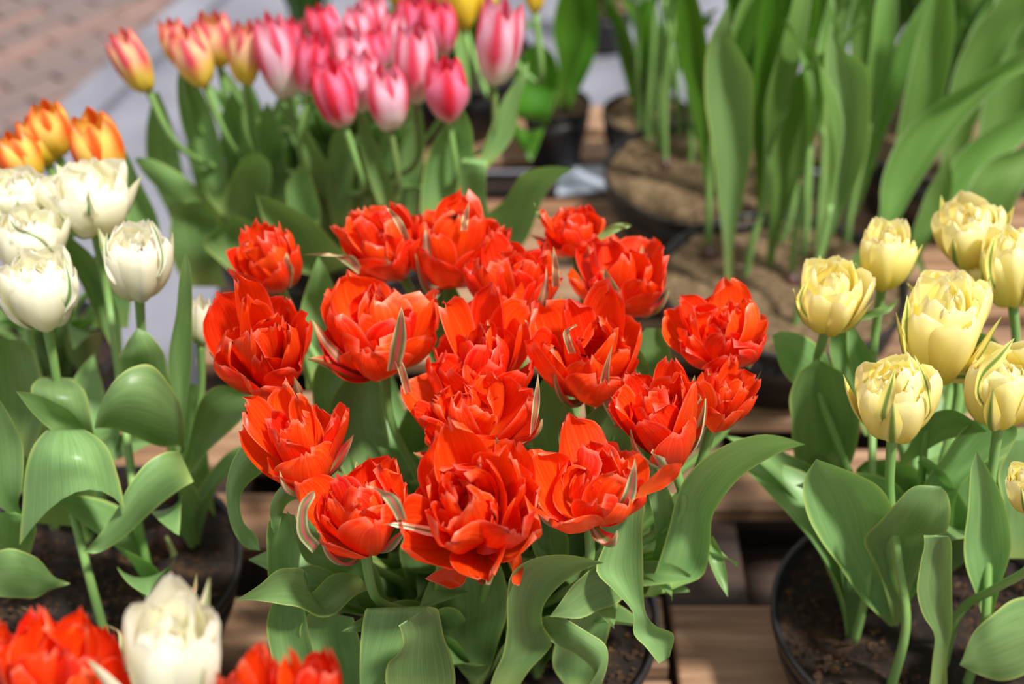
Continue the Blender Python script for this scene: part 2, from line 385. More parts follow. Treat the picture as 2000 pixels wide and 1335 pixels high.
c_pnk, z_pnk, _ = pot(650, 440, .19, .13, 'black pot under the pink tulips, mostly covered by leaves', seed=8)
c_org, z_org, _ = pot(50, 700, .125, .13, 'black pot under the orange tulips behind the white ones', seed=9, nc=200)
c_byl, z_byl, _ = pot(880, 118, .15, .13, 'black pot of the yellow tulips farthest back', seed=10, nc=200)
c_rgt, z_rgt, _ = pot(1840, 262, .17, .15, 'black bowl under the leaning green leaves at upper right', M_SAND, M_SAND, .62, seed=11, nc=300)
c_fr, z_fr, _ = pot(60, 1700, .16, .135, 'black pot below the frame holding the red and white foreground tulips', seed=12, nc=50)
c_fr2, z_fr2, _ = pot(600, 1790, .13, .135, 'black pot at bottom centre of the foreground', seed=13, nc=50)
c_fil, z_fil, _ = pot(1180, 12, .075, .12, 'black pot on the floor at the top edge between green leaves', M_SAND, M_SAND, .8, z0=FZ, seed=14, nc=50, bowl=False)

# ------------------------------------------------------------------ flowers
def petal(L, Wd, th, r0, z0, phi, cup, ruff, rag, rs, pointed=False, nu=13, nv=9, twist=0.0, roll=0.0, base_w=.3, pk=.42, pe=1.7):
    """one petal in the flower's own frame (axis +Z), as a grid of points. th = (base, middle, tip) angles above horizontal, degrees"""
    S = np.linspace(0, 1, nu); tt = np.radians(np.interp(S, [0, .28, .62, 1], [th[0], (th[0]+th[1]*2)/3, th[1], th[2]]))
    r = np.concatenate([[0], np.cumsum(np.cos((tt[1:]+tt[:-1])/2))])*L/(nu-1)+r0
    z = np.concatenate([[0], np.cumsum(np.sin((tt[1:]+tt[:-1])/2))])*L/(nu-1)+z0
    p1, p2, p3, p4 = rs.uniform(0, 6.28, 4); k1, k2 = rs.uniform(3, 6), rs.uniform(7, 12)
    G = np.zeros((nu, nv, 3)); er = np.array([math.cos(phi), math.sin(phi), 0]); tn = np.array([-math.sin(phi), math.cos(phi), 0]); ez = np.array([0, 0, 1.])
    for i, s in enumerate(S):
        if pointed:
            w = Wd/2*(base_w+(1-base_w)*math.sin(min(s/.5, 1)*math.pi/2))*(max(0, 1-max(0, (s-pk)/(1-pk))**pe))
            w = max(w, Wd*.012)
        else:
            w = Wd/2*(base_w+(1-base_w)*math.sin(min(s/.62, 1)*math.pi/2))*math.sqrt(max(.02, 1-(max(0, (s-.58)/.42))**3.0*.93))
        n = -math.sin(tt[i])*er+math.cos(tt[i])*ez; tg = math.cos(tt[i])*er+math.sin(tt[i])*ez
        ro = roll+twist*s
        a = math.cos(ro)*tn+math.sin(ro)*n; n2 = -math.sin(ro)*tn+math.cos(ro)*n
        for j in range(nv):
            v = -1+2*j/(nv-1)
            d = cup*w*(v*v-.25)
            d += ruff*L*s*(.25+.75*abs(v))*(math.sin(k1*v+p1+2*s)+.5*math.sin(k2*v+p2-3*s))
            e = rag*L*(s**4)*(math.sin(k2*2.2*v+p3)+.7*math.sin(k1*2*v+p4))*.5
            d += -.10*w*math.exp(-(v/.22)**2)*(.3+s)
            G[i, j] = r[i]*er+z[i]*ez+a*w*v+n2*d+tg*e
    return G
def flower(kind, parent, B, T, width, seed, openness=.5, sepals=3, mats=None, name='flower', n=None, sep_out=0.5):
    rs = np.random.RandomState(seed); B = np.array(B); T = np.array(T); H = np.linalg.norm(T-B); P = []
    U = lambda a, b: rs.uniform(a, b)
    o_ = openness
    if kind == 'red':
        nn = n or (6, 5, 5, 4)
        ph0 = U(0, 6.28)
        for k in range(nn[0]):
            P.append(('p', petal(1.12*U(.80, 1.14), .88*U(.8, 1.2), (U(-5, 25), U(60, 74)-o_*22, U(46, 100)-o_*26), .06, 0, ph0+k*6.283/nn[0]+U(-.25, .25), U(.25, .8), U(.02, .06), .06, rs, twist=U(-.4, .4))))
        for k in range(nn[1]):
            P.append(('p', petal(1.08*U(.74, 1.2), .78*U(.75, 1.2), (U(15, 40), U(68, 84)-o_*18, U(60, 125)-o_*20), .05, .05, ph0+.5+k*6.283/nn[1]+U(-.3, .3), U(.3, 1.0), U(.03, .09), .09, rs, twist=U(-.6, .6), roll=U(-.3, .3))))
        for k in range(nn[2]):
            P.append(('p', petal(.98*U(.72, 1.16), .64*U(.7, 1.25), (U(35, 60), U(74, 92)-o_*10, U(60, 135)-o_*20), .04, .08, ph0+.2+k*6.283/nn[2]+U(-.4, .4), U(.4, 1.4), U(.04, .11), .12, rs, twist=U(-1, 1), roll=U(-.5, .5))))
        for k in range(nn[3]):
            P.append(('p', petal(.80*U(.7, 1.2), .50*U(.7, 1.2), (U(50, 78), U(70, 100), U(60, 150)), .02, .1, ph0+k*6.283/nn[3]+U(-.5, .5), U(.5, 1.6), U(.05, .12), .14, rs, twist=U(-1.2, 1.2), roll=U(-.7, .7))))
        for k in range(sepals):
            P.append(('s', petal(1.10*U(.9, 1.15), .27*U(.8, 1.3), (U(-25, 5)-sep_out*10, U(50, 75)-sep_out*12, U(30, 120)), .08, -.03, ph0+.9+k*6.283/max(1, sepals)+U(-.5, .5), U(.4, 1.2), .01, .0, rs, True, twist=U(-.7, .7))))
    elif kind in ('white', 'yellow'):
        ph0 = U(0, 6.28)
        for k in range(5):
            P.append(('p', petal(1.18*U(.92, 1.06), .92*U(.85, 1.1), (U(0, 12), U(74, 84)-o_*12, U(88, 112)-o_*34), .05, 0, ph0+k*6.283/5+U(-.15, .15), U(.55, .85), U(.006, .02), .035, rs)))
        for k in range(6):
            P.append(('p', petal(1.08*U(.92, 1.06), .72*U(.8, 1.1), (U(14, 28), U(76, 88)-o_*10, U(88, 120)-o_*24), .04, .03, ph0+.5+k*6.283/6+U(-.2, .2), U(.5, 1.0), U(.01, .03), .05, rs)))
        for k in range(6):
            P.append(('p', petal(.96*U(.85, 1.1), .55*U(.7, 1.1), (U(35, 55), U(80, 94), U(80, 130)), .03, .06, ph0+k*6.283/6+U(-.3, .3), U(.5, 1.3), U(.02, .07), .07, rs, twist=U(-.4, .4), roll=U(-.3, .3))))
        for k in range(4):
            P.append(('p', petal(.86*U(.8, 1.1), .42*U(.7, 1.1), (U(60, 75), U(80, 96), U(70, 140)), .02, .08, ph0+k*6.283/4+U(-.4, .4), U(.6, 1.5), U(.03, .08), .08, rs, twist=U(-.8, .8), roll=U(-.5, .5))))
        for k in range(sepals):
            so = sep_out if k == 0 else sep_out*.3
            P.append(('s', petal(1.20*U(.92, 1.05), .34*U(.8, 1.2), (U(0, 6), 79-o_*12-so*26, 100-o_*34-so*46), .085, 0, ph0+.25+k*6.283/max(1, sepals)+U(-.3, .3), U(.4, .8), .006, 0, rs, True)))
    else:   # single tulip, nearly closed egg
        ph0 = U(0, 6.28)
        for k in range(3):
            P.append(('p', petal(1.14*U(.96, 1.04), .92*U(.9, 1.08), (U(-4, 8), U(80, 86)-o_*8, U(106, 118)-o_*26), .05, 0, ph0+k*2.094+U(-.1, .1), U(.55, .75), .008, 0, rs, True, base_w=.6, pk=.5, pe=2.3)))
        for k in range(3):
            P.append(('p', petal(1.10*U(.96, 1.04), .88*U(.9, 1.08), (U(5, 15), U(82, 88)-o_*6, U(104, 116)-o_*14), .04, .01, ph0+1.047+k*2.094+U(-.1, .1), U(.55, .75), .008, 0, rs, True, base_w=.6, pk=.5, pe=2.3)))
    A_ = np.concatenate([g.reshape(-1, 3) for t, g in P if t == 'p'])
    rmax = np.percentile(np.hypot(A_[:, 0], A_[:, 1]), 97); zmax = np.percentile(A_[:, 2], 97)
    kr = width/2/rmax; kz = H/zmax
    ax = nrm(T-B); xx = nrm(np.cross(ax, [0.2, 1, .1])); yy = np.cross(ax, xx); R = np.stack([xx, yy, ax], 1)
    f = bpy.data.objects.new(name, None); COL.objects.link(f); f.parent = parent; f.empty_display_size = .01
    off = np.array(parent['_abs']); f.location = B-off; f['_abs'] = [float(q) for q in B]
    mp, ms = mats
    for t, g in P:
        q_ = 1.05 if t == 's' and kind != 'red' else 1.0
        gg = (g*np.array([kr*q_, kr*q_, kz])).reshape(-1, 3)@R.T+B
        o = sheet('petal' if t == 'p' else 'guard_petal', gg.reshape(g.shape), mp if t == 'p' else ms, f)
    return f

def stem(parent, B, ax, G, r=.0042, mat=None, bow=0.0):
    L = np.linalg.norm(B-G); p1 = B-ax*L*.22; p2 = G+np.array([0, 0, 1.])*L*.30+np.array([bow, 0, 0])
    P = [G-np.array([0, 0, .012]), p2, (p1+p2)/2, p1, B+ax*.004]
    return tube('stem', P, [r*1.25, r*1.1, r, r, r*1.25], mat or M_STEM, parent, 22)

def wleaf(parent, G, az, L, Wd, e0, e1, e2, mat, seed=0, cup=.5, twist=0.0, name='leaf', wavy=.02):
    """free-standing leaf: from point G in azimuth az, rising angle e0 -> e1 -> e2"""
    rs = np.random.RandomState(seed); nu, nv = 20, 9; S = np.linspace(0, 1, nu)
    tt = np.radians(np.interp(S, [0, .5, 1], [e0, e1, e2]))
    azs = az+twist*.4*S**2
    G_ = np.zeros((nu, nv, 3)); c = np.array(G, float); ph = rs.uniform(0, 6.28)
    for i, s in enumerate(S):
        er = np.array([math.cos(azs[i]), math.sin(azs[i]), 0]); tn = np.array([-er[1], er[0], 0]); ez = np.array([0, 0, 1.])
        if i: c = c+(math.cos(tt[i])*er+math.sin(tt[i])*ez)*L/(nu-1)
        n = -math.sin(tt[i])*er+math.cos(tt[i])*ez
        w = Wd/2*(.16+.84*math.sin(min(1, s/.45)*math.pi/2)**1.3)*max(.01, 1-(max(0, (s-.45)/.55))**2.0)
        ro = twist*s; a = math.cos(ro)*tn+math.sin(ro)*n; n2 = -math.sin(ro)*tn+math.cos(ro)*n
        cc = cup*(1.5-1.1*s)
        for j in range(nv):
            v = -1+2*j/(nv-1)
            G_[i, j] = c+a*w*v*(1-.18*cc*v*v)+n2*(cc*w*(v*v)+wavy*L*abs(v)**2*math.sin(9*s+ph+(2 if v > 0 else 0)))
    return sheet(name, G_, mat, parent)

def tleaf(parent, ST, mat=None, name='leaf', cup=.012, nu=30, nv=9, wav=.0, seed=0):
    """leaf built through stations, base to tip: (xl,yl,xr,yr,Y[,cup[,tilt]]); Y = distance ahead, tilt = right edge farther"""
    Ls, Ms, Rs = [], [], []
    for s in ST:
        xl, yl, xr, yr, Y = s[:5]; c = s[5] if len(s) > 5 else cup; t = s[6] if len(s) > 6 else 0
        l = PY(xl, yl, Y-t/2); r = PY(xr, yr, Y+t/2)
        wpx = math.hypot(xl-xr, yl-yr); k = min(1, wpx/60)
        m = (l+r)/2 if len(s) < 9 else PY(s[7], s[8], Y); d = nrm(ray((xl+xr)/2, (yl+yr)/2)); m = m+d*c*k
        Ls.append(l); Ms.append(m); Rs.append(r)
    Lc, Mc, Rc = crom(Ls, nu), crom(Ms, nu), crom(Rs, nu); G = np.zeros((nu, nv, 3)); rs = np.random.RandomState(seed)
    ph = rs.uniform(0, 6.28, 3)
    for i in range(nu):
        for j in range(nv):
            v = -1+2*j/(nv-1); G[i, j] = Lc[i]*v*(v-1)/2+Mc[i]*(1-v*v)+Rc[i]*v*(v+1)/2
            s = i/(nu-1); G[i, j] += np.array([0, -1, .6])*.0022*abs(v)*math.sin(13*s+ph[0]+(v > 0)*2)*math.sin(math.pi*s)
    return sheet(name, G, mat or M_LEAF, parent)
#@@DATA@@
# ------------------------------------------------------------------ tulips
MATS = {'red': (M_RED, M_SEPR), 'red2': (M_RED, M_SEPR2), 'white': (M_WHITE, M_SEPW), 'yellow': (M_YEL, M_SEPY), 'pinkw': (M_PINKW, M_SEPW),
        'pinky': (M_PINKY, M_SEPW), 'pinkr': (M_PINKR, M_SEPW), 'orange': (M_ORG, M_SEPW), 'yellowb': (M_YELB, M_SEPW)}
def tulip(pot, kind, label, b, t, w, z, seed, group, dY=0.0, opn=.5, sep=3, spread=.5, auto=2, lv=(), r=.0042, sm=None, name=None,
          mats=None, leafL=(.17, .24), leafW=(.035, .055), lm=None, ground=None, n=None, so=.5, elev=(70, 95), e1=(50, 75), e2=(-10, 50)):
    c, zs = pot; B = PZ(b[0], b[1], z); T = PY(t[0], t[1], B[1]+dY)
    dep = (B-np.array([0, 0, CAMZ]))@np.array([0, CP, -SP]); wid = w*dep/FPX
    if ground is not None: G = PZ(ground[0], ground[1], zs)
    else:
        d = (B-c)[:2]*spread; m = np.linalg.norm(d); mx = .125
        if m > mx: d = d*mx/m
        G = np.array([c[0]+d[0], c[1]+d[1], zs])
    nm = name or {'red': 'red_double_tulip', 'white': 'white_double_tulip', 'yellow': 'yellow_double_tulip', 'single': 'pink_tulip'}[kind]
    e = empty(nm, G, label, 'tulip', group)
    e['_fy'] = float(B[1])
    flower(kind, e, B, T, wid, seed, opn, sep, MATS[mats or kind], n=n, sep_out=so)
    stem(e, B, nrm(T-B), G, r, sm)
    rs = np.random.RandomState(seed+77); d = (G-c)[:2]; a0 = math.atan2(d[1], d[0]) if np.linalg.norm(d) > .01 else rs.uniform(0, 6.28)
    for k in range(auto):
        az = a0+rs.uniform(-1.0, 1.0)+(math.pi*.45*(-1)**k)*k
        wleaf(e, G+np.array([math.cos(az), math.sin(az), 0])*.006, az, rs.uniform(*leafL), rs.uniform(*leafW), rs.uniform(*elev), rs.uniform(*e1), rs.uniform(*e2), lm or M_LEAF, seed*7+k, twist=rs.uniform(-.8, .8))
    for i, st in enumerate(lv): tleaf(e, st, lm or M_LEAF, seed=seed+i)
    return e
RP = (c_red, z_red); WP = (c_wht, z_wht); YP = (c_yel, z_yel); PP = (c_pnk, z_pnk); OP = (c_org, z_org); BP = (c_byl, z_byl); FP = (c_fr, z_fr); FP2 = (c_fr2, z_fr2)
GR = 'red double tulips in the centre pot'
L14 = [(1262,1160,1275,1165,.93),(1275,1130,1330,1143,.93,.015),(1290,1085,1375,1122,.93,.02),(1307,1030,1388,1060,.93,.022),(1321,975,1390,1012,.93,.02),(1340,932,1408,975,.92,.02),(1375,893,1440,938,.90,.02),(1425,864,1475,912,.88,.016),(1482,849,1518,887,.86,.012),(1530,853,1550,873,.84,.004),(1573,868,1573,868,.83)]
L15 = [(1383,1060,1392,1045,.95),(1384,1090,1412,1085,.94),(1400,1132,1421,1135,.92),(1422,1166,1422,1166,.91)]
L11 = [(1150,1005,1200,985,.885),(1162,1015,1257,980,.88,.008),(1182,1057,1254,1030,.87,.012),(1164,1113,1256,1100,.86,.012),(1200,1152,1257,1160,.85,.01),(1236,1195,1263,1200,.845,.01),(1238,1238,1282,1222,.84,.012),(1262,1264,1316,1238,.835,.01),(1287,1295,1308,1282,.83)]
L12 = [(1205,1110,1228,1160,.90),(1165,1105,1203,1178,.875,.006),(1130,1130,1172,1192,.865,.006),(1100,1168,1130,1206,.855,.004),(1073,1204,1073,1204,.85)]
L13 = [(1058,1205,1062,1240,.87),(1085,1200,1082,1255,.862,.01),(1115,1212,1105,1268,.855,-.008),(1152,1236,1132,1284,.848,-.01),(1184,1262,1160,1312,.842,-.01),(1186,1300,1140,1345,.838,-.006),(1170,1350,1110,1380,.835)]
L10 = [(1255,1165,1275,1165,.955),(1272,1095,1292,1085,.95),(1280,1062,1301,1052,.945,.006),(1278,1020,1314,1030,.94,.01),(1268,970,1318,990,.935,.01),(1262,940,1300,945,.935,.008),(1270,905,1275,905,.935)]
L1 = [(955,1348,1008,1348,.87,.008),(966,1312,1035,1308,.868,.012),(982,1278,1078,1258,.865,.018),(990,1228,1060,1218,.86,.02),(990,1168,1062,1183,.85,.02),(1000,1118,1090,1148,.84,.02),(1045,1090,1122,1122,.83,.015),(1110,1083,1148,1108,.82,.008),(1180,1098,1180,1098,.81)]
L2 = [(925,1338,942,1338,.91),(893,1300,960,1298,.91,.012),(860,1248,974,1250,.905,.016),(850,1182,992,1190,.90,.016),(851,1112,986,1128,.90,.014),(862,1065,962,1070,.90,.012),(895,1020,930,1020,.90)]
L3 = [(770,1380,880,1380,.81,.01),(753,1335,890,1330,.805,.012),(756,1298,882,1280,.80,.012),(774,1278,868,1245,.795,.014),(787,1258,860,1210,.79,.015),(783,1236,853,1188,.785,.015),(778,1221,835,1186,.785,.006),(785,1240,850,1215,.80,.0),(800,1290,840,1280,.815)]
L4 = [(780,1330,842,1330,.90,.0),(740,1240,843,1240,.885,.004),(722,1196,844,1192,.865,.004),(716,1186,838,1185,.845,-.006),(708,1215,832,1212,.835,-.008),(703,1270,800,1272,.825,-.008),(703,1330,750,1335,.82,-.004),(706,1390,712,1390,.815)]
L5 = [(720,1150,700,1120,.90),(690,1165,650,1120,.885,.01),(655,1198,603,1160,.87,.012),(622,1206,592,1112,.86,.016),(583,1185,565,1107,.85,.012),(546,1178,538,1115,.84,.01),(502,1173,506,1142,.83,.004),(459,1172,459,1172,.82)]
L6 = [(650,930,650,990,1.0),(580,870,605,925,.985,-.01),(520,838,552,905,.97,-.014),(465,880,505,928,.96,-.012),(442,940,474,958,.95,-.01),(443,990,470,990,.945,-.008),(456,1035,478,1022,.94,-.006),(480,1068,500,1046,.935),(508,1075,508,1075,.93)]
L7 = [(670,960,660,1040,.95),(640,930,632,975,.935,-.01),(585,925,590,974,.92,-.014),(548,950,560,985,.91,-.01),(528,985,548,1020,.90,-.006),(530,1030,540,1050,.895)]
L9 = [(730,1230,760,1180,.93),(700,1180,735,1110,.915,.012),(650,1120,690,1050,.90,.016),(598,1095,635,1045,.89,.014),(576,1050,592,1030,.88,.006),(560,996,560,996,.875)]
L8 = [(700,1340,640,1345,.92),(645,1270,575,1215,.91,.014),(600,1180,530,1150,.905,.018),(585,1110,520,1070,.90,.016),(590,1050,525,1020,.90,.012),(575,1005,545,1000,.90)]
L8b = [(730,1400,620,1400,.86,.02),(720,1330,600,1300,.86,.022),(705,1260,585,1230,.865,.022),(690,1205,610,1190,.87,.012)]
Ld1 = [(790,900,840,910,1.12),(775,850,860,840,1.12,.012),(800,790,880,770,1.12,.016),(830,740,880,730,1.12)]
Ld2 = [(1080,960,1200,960,1.0,.012),(1090,900,1230,890,1.0,.018),(1120,840,1240,830,1.0,.016),(1170,790,1215,790,1.0)]
Ld3 = [(1165,1340,1110,1345,.90),(1175,1290,1080,1300,.895,.012),(1190,1230,1090,1240,.89,.012),(1200,1190,1130,1190,.89)]
Ld4 = [(705,980,765,980,1.06),(655,890,765,895,1.08,.012),(640,805,752,805,1.1,.018),(670,745,742,745,1.12,.012),(708,712,712,712,1.13)]
Ld5 = [(650,900,680,900,1.1),(612,790,692,795,1.12,.014),(615,725,690,725,1.14,.014),(645,680,655,680,1.15)]
Ld6 = [(1070,960,1120,960,1.05),(1040,880,1130,880,1.06,.014),(1035,800,1120,800,1.08,.018),(1060,740,1090,740,1.1)]
Ld7 = [(1215,1060,1265,1060,.98),(1190,980,1275,985,.99,.014),(1180,900,1265,905,1.0,.018),(1200,850,1235,850,1.01)]
Ld8 = [(800,1150,880,1150,.96),(780,1080,880,1080,.96,.016),(800,1030,870,1030,.97)]
Ld9 = [(600,760,640,760,1.2),(585,660,660,665,1.22,.014),(590,590,660,590,1.24,.016),(610,530,640,530,1.25),(622,500,622,500,1.26)]
Ld10 = [(1060,1120,1110,1120,.94),(1035,1050,1110,1050,.95,.014),(1040,990,1090,990,.96)]
Ld11 = [(1060,1100,1080,1100,.95,.002),(1048,1030,1072,1030,.96,.002),(1035,960,1055,960,.97)]
Ld12 = [(860,760,890,760,1.15),(835,680,900,680,1.17,.012),(845,600,905,600,1.19,.014),(870,560,890,560,1.2)]
Ld13 = [(1240,800,1290,800,1.08),(1225,740,1310,750,1.1,.014),(1235,680,1310,690,1.11,.016),(1262,640,1290,640,1.12)]
Ld14 = [(640,1140,700,1150,.95),(590,1060,680,1080,.96,.016),(600,990,670,1000,.97,.014),(640,950,650,950,.98)]
Ld15 = [(560,1380,640,1380,.84,.014),(530,1290,620,1300,.85,.02),(522,1210,600,1220,.86,.02),(540,1160,590,1160,.87)]
Lt1 = [(1110,900,1122,900,1.0),(1092,865,1115,860,1.0,.004),(1094,820,1110,820,1.0,.003),(1102,783,1102,783,1.0)]
Lt2 = [(1285,820,1250,840,1.06),(1270,760,1225,790,1.06,.01),(1265,710,1225,720,1.06,.01),(1240,670,1240,670,1.06)]
def R(lab, *a, **k):
    k['auto'] = k.get('auto', 1)+4
    return tulip(RP, 'red', lab, *a, GR, leafW=(.045, .075), leafL=(.18, .27), **k)
R('small red double tulip at the far upper left of the red group', (548,560), (505,468), 142, .44, 101, dY=-.01, opn=.55, sep=2, lv=[Ld9], auto=1)
R('wide open red double tulip leftmost, directly above the red bloom with a purple guard petal', (528,748), (500,632), 192, .43, 102, dY=-.045, opn=.45, sep=3, lv=[L6], auto=1)
R('red double tulip with tall back petals and a pink-white striped guard petal, left of centre', (752,716), (738,590), 238, .43, 103, opn=.75, sep=2, lv=[Ld1, Ld4], auto=1)
R('red double tulip at the back left of the group with a horizontal green guard petal', (782,530), (735,432), 172, .45, 104, opn=.7, sep=3, auto=1)
R('red double tulip at the back centre, topmost of the red group', (876,553), (892,430), 196, .44, 105, opn=.65, sep=3, auto=1)
R('upright red double tulip behind the centre with smooth tall petals', (1012,622), (1002,505), 180, .44, 106, opn=.5, sep=3, auto=1)
R('loose small red double tulip at the back right, one petal flopping right', (1122,492), (1112,425), 132, .46, 107, opn=.7, sep=4, auto=1, so=1.0)
R('red double tulip below a green curled guard leaf, third from the right at the back', (1225,602), (1218,500), 210, .44, 108, opn=.75, sep=3, auto=1)
R('large cup-shaped red double tulip right of centre with a dark hollow middle', (1150,768), (1150,640), 216, .43, 109, dY=-.012, opn=.7, sep=3, lv=[Lt2, Ld6, Ld13], auto=1)
R('red double tulip in the very middle of the group, standing behind another red bloom', (950,765), (945,645), 205, .435, 110, dY=-.01, opn=.7, sep=2, lv=[Ld12], auto=1)
R('red double tulip in the centre front of the middle one, with two crimson guard petals', (925,872), (915,762), 250, .42, 111, opn=.75, sep=3, lv=[Lt1], auto=1)
R('red double tulip with a purple-pink guard petal near its base, lower left', (605,935), (570,808), 190, .43, 112, opn=.35, sep=3, lv=[L7, Ld5], auto=1)
R('red-orange double tulip at the lower left front with a curved white-green guard petal', (712,1064), (688,955), 200, .41, 113, opn=.4, sep=4, lv=[L5, L9, L8, L8b, Ld14, Ld15], auto=1, so=.9)
r14 = R('ragged red double tulip with two drooping petals hanging over its stem, front centre', (945,1048), (915,948), 262, .415, 114, dY=-.045, opn=.95, sep=2, n=(7, 7, 7, 6), lv=[L1, L2, L3, L4, Ld8], auto=0, ground=(932,1338))
R('broad red double tulip with a petal reaching right, front right of the ragged one', (1150,1012), (1152,905), 250, .42, 115, opn=.8, sep=4, lv=[L11, L12, L13, Ld3, Ld10, Ld11], auto=0, so=.8)
R('red tulip wrapped in pink and white striped guard petals, right side', (1310,890), (1285,755), 170, .435, 116, opn=.3, sep=5, lv=[L10, Ld2, Ld7], mats='red2', so=.7, auto=1)
R('red double tulip rightmost of the group, at the upper right beside the sand-topped pot', (1412,712), (1402,610), 205, .45, 117, opn=.75, sep=3, auto=1)
R('small red double tulip low on the right with a pale green guard petal pointing up', (1392,828), (1425,740), 122, .44, 118, opn=.45, sep=3, lv=[L14, L15], mats='red2', auto=1, so=.3)
# traced loose petals: the two drooping ones of the ragged bloom, the guard petals that stand out
def loose(e, ST, mat, nm='loose_petal'):
    tleaf(e, ST, mat, nm, cup=.004, nu=16, nv=7)
loose(r14, [(925,1060,945,1050,.85),(900,1075,935,1070,.845),(880,1105,920,1100,.84,.006),(850,1115,905,1140,.835,.008),(830,1130,880,1150,.83),], M_RED)
loose(r14, [(960,1060,985,1060,.85),(985,1085,1010,1070,.845),(1000,1110,1018,1085,.842),(1000,1135,1022,1115,.84,.005),(1010,1143,1015,1143,.838)], M_RED)
loose(r14, [(960,1050,975,1030,.85),(930,1075,960,1015,.83,.010),(960,1082,985,990,.825,.012),(1000,1065,1010,985,.82,.01),(1020,1030,1015,1000,.82)], M_RED)
reds = [o for o in COL.objects if o.name.startswith('red_double_tulip')]
rr = lambda i: reds[i]
loose(rr(2), [(755,725,780,720,1.0),(760,690,790,690,.985),(768,650,794,655,.975),(778,615,790,620,.97),(784,598,784,598,.97)], M_SEPR2, 'guard_petal')
loose(rr(3), [(700,535,705,520,1.17),(660,505,690,500,1.165),(640,494,650,500,1.16),(590,497,590,497,1.16)], M_SEPR2, 'guard_petal')
loose(rr(15), [(1200,830,1215,815,.99),(1172,775,1195,765,.985),(1178,720,1190,725,.98),(1197,672,1197,672,.975)], M_SEPR2, 'guard_petal')
loose(rr(15), [(1200,835,1235,840,.985),(1215,770,1240,780,.98),(1225,735,1235,745,.975),(1223,725,1223,725,.975)], M_SEPR, 'guard_petal')
loose(rr(15), [(1275,890,1300,900,.98),(1310,850,1345,860,.965),(1350,800,1372,830,.96),(1368,775,1375,790,.96),(1358,765,1358,765,.96)], M_SEPR2, 'guard_petal')
loose(rr(15), [(1270,870,1290,890,.97),(1310,845,1330,865,.965),(1345,810,1355,825,.96),(1368,795,1368,795,.96)], M_SEPR2, 'guard_petal')
loose(rr(17), [(1400,838,1410,830,1.05),(1435,815,1450,790,1.04),(1460,780,1468,755,1.035),(1488,722,1488,722,1.03)], M_SEPR2, 'guard_petal')
loose(rr(16), [(1445,710,1465,720,1.13),(1460,680,1480,690,1.12),(1480,650,1490,660,1.115),(1494,635,1494,635,1.115)], M_SEPR2, 'guard_petal')
loose(rr(7), [(1198,600,1215,600,1.12),(1185,570,1215,575,1.11),(1178,540,1200,550,1.105),(1181,522,1181,522,1.10)], M_SEPR2, 'guard_petal')
loose(rr(7), [(1165,462,1175,470,1.2),(1190,440,1210,450,1.2),(1220,435,1225,445,1.2),(1236,440,1236,440,1.2)], M_LEAF, 'guard_petal')
loose(rr(14), [(1190,1010,1205,1005,.86),(1215,965,1240,975,.85),(1232,920,1244,930,.845),(1240,893,1240,893,.845)], M_SEPR2, 'guard_petal')
loose(rr(14), [(1240,975,1250,950,.85),(1290,955,1290,915,.845),(1320,935,1310,905,.84),(1333,905,1333,905,.84)], M_RED)
loose(rr(12), [(610,1080,625,1060,.83),(582,1045,605,1035,.825),(583,990,600,1000,.82),(600,965,615,970,.82),(612,958,612,958,.82)], M_SEPR2, 'guard_petal')
loose(rr(12), [(775,1015,795,1015,.80),(755,980,780,975,.795),(730,955,745,955,.79),(712,948,712,948,.79)], M_SEPR2, 'guard_petal')
loose(rr(12), [(870,1035,870,1052,.82),(810,1022,815,1040,.81),(770,1020,775,1028,.80),(745,1023,745,1023,.80)], M_SEPW, 'guard_petal')
loose(rr(11), [(560,930,575,925,.97),(535,895,572,890,.96,-.008),(538,878,560,882,.955),(550,865,552,865,.95)], M_SEPR, 'guard_petal')
loose(rr(1), [(555,745,560,730,1.06),(500,757,505,735,1.05,-.006),(460,745,470,735,1.045),(442,723,442,723,1.04)], M_SEPW, 'guard_petal')
loose(rr(1), [(585,700,600,690,1.08),(595,660,606,660,1.075),(575,620,585,615,1.07),(555,598,555,598,1.065)], M_SEPR2, 'guard_petal')
loose(rr(10), [(895,880,920,880,.985),(885,850,920,850,.98,-.008),(905,815,925,820,.975),(938,795,938,795,.97)], M_SEPR, 'guard_petal')
loose(rr(10), [(790,770,805,765,1.0),(775,715,790,715,.995),(765,690,772,690,.99),(766,665,766,665,.99)], M_SEPR2, 'guard_petal')
loose(rr(9), [(1035,690,1045,690,1.05),(1035,655,1043,655,1.045),(1028,630,1032,630,1.045),(1025,625,1025,625,1.045)], M_SEPW, 'guard_petal')

GW = 'white double tulips in the left pot'
WL1 = [(360,880,345,900,1.10),(352,790,352,872,1.09,-.01),(305,720,312,872,1.07,-.03),(262,715,262,850,1.06,-.03),(222,745,222,838,1.05,-.02),(192,800,190,836,1.045,-.004),(184,838,184,838,1.04)]
WL1b = [(350,790,250,780,1.14),(330,735,238,730,1.13,-.02),(318,685,236,700,1.12,-.025),(295,655,245,672,1.11,-.01),(268,640,268,640,1.11)]
WL2 = [(60,1020,180,1030,1.08,.0),(80,900,190,900,1.05,-.01),(95,840,160,838,1.03,-.02),(66,870,205,866,1.01,-.035),(48,930,228,925,.995,-.038,0,140,900),(42,1000,240,965,.985,-.03,0,145,935),(38,1064,243,992,.98,-.03,0,148,962)]
WL3 = [(350,880,378,940,1.03),(320,884,352,955,1.02,-.006),(285,905,312,985,1.01,-.012),(254,945,276,1018,1.0,-.012),(230,990,246,1046,.99,-.008),(200,1035,210,1070,.985,-.004),(182,1058,185,1080,.98),(162,1077,162,1077,.975)]
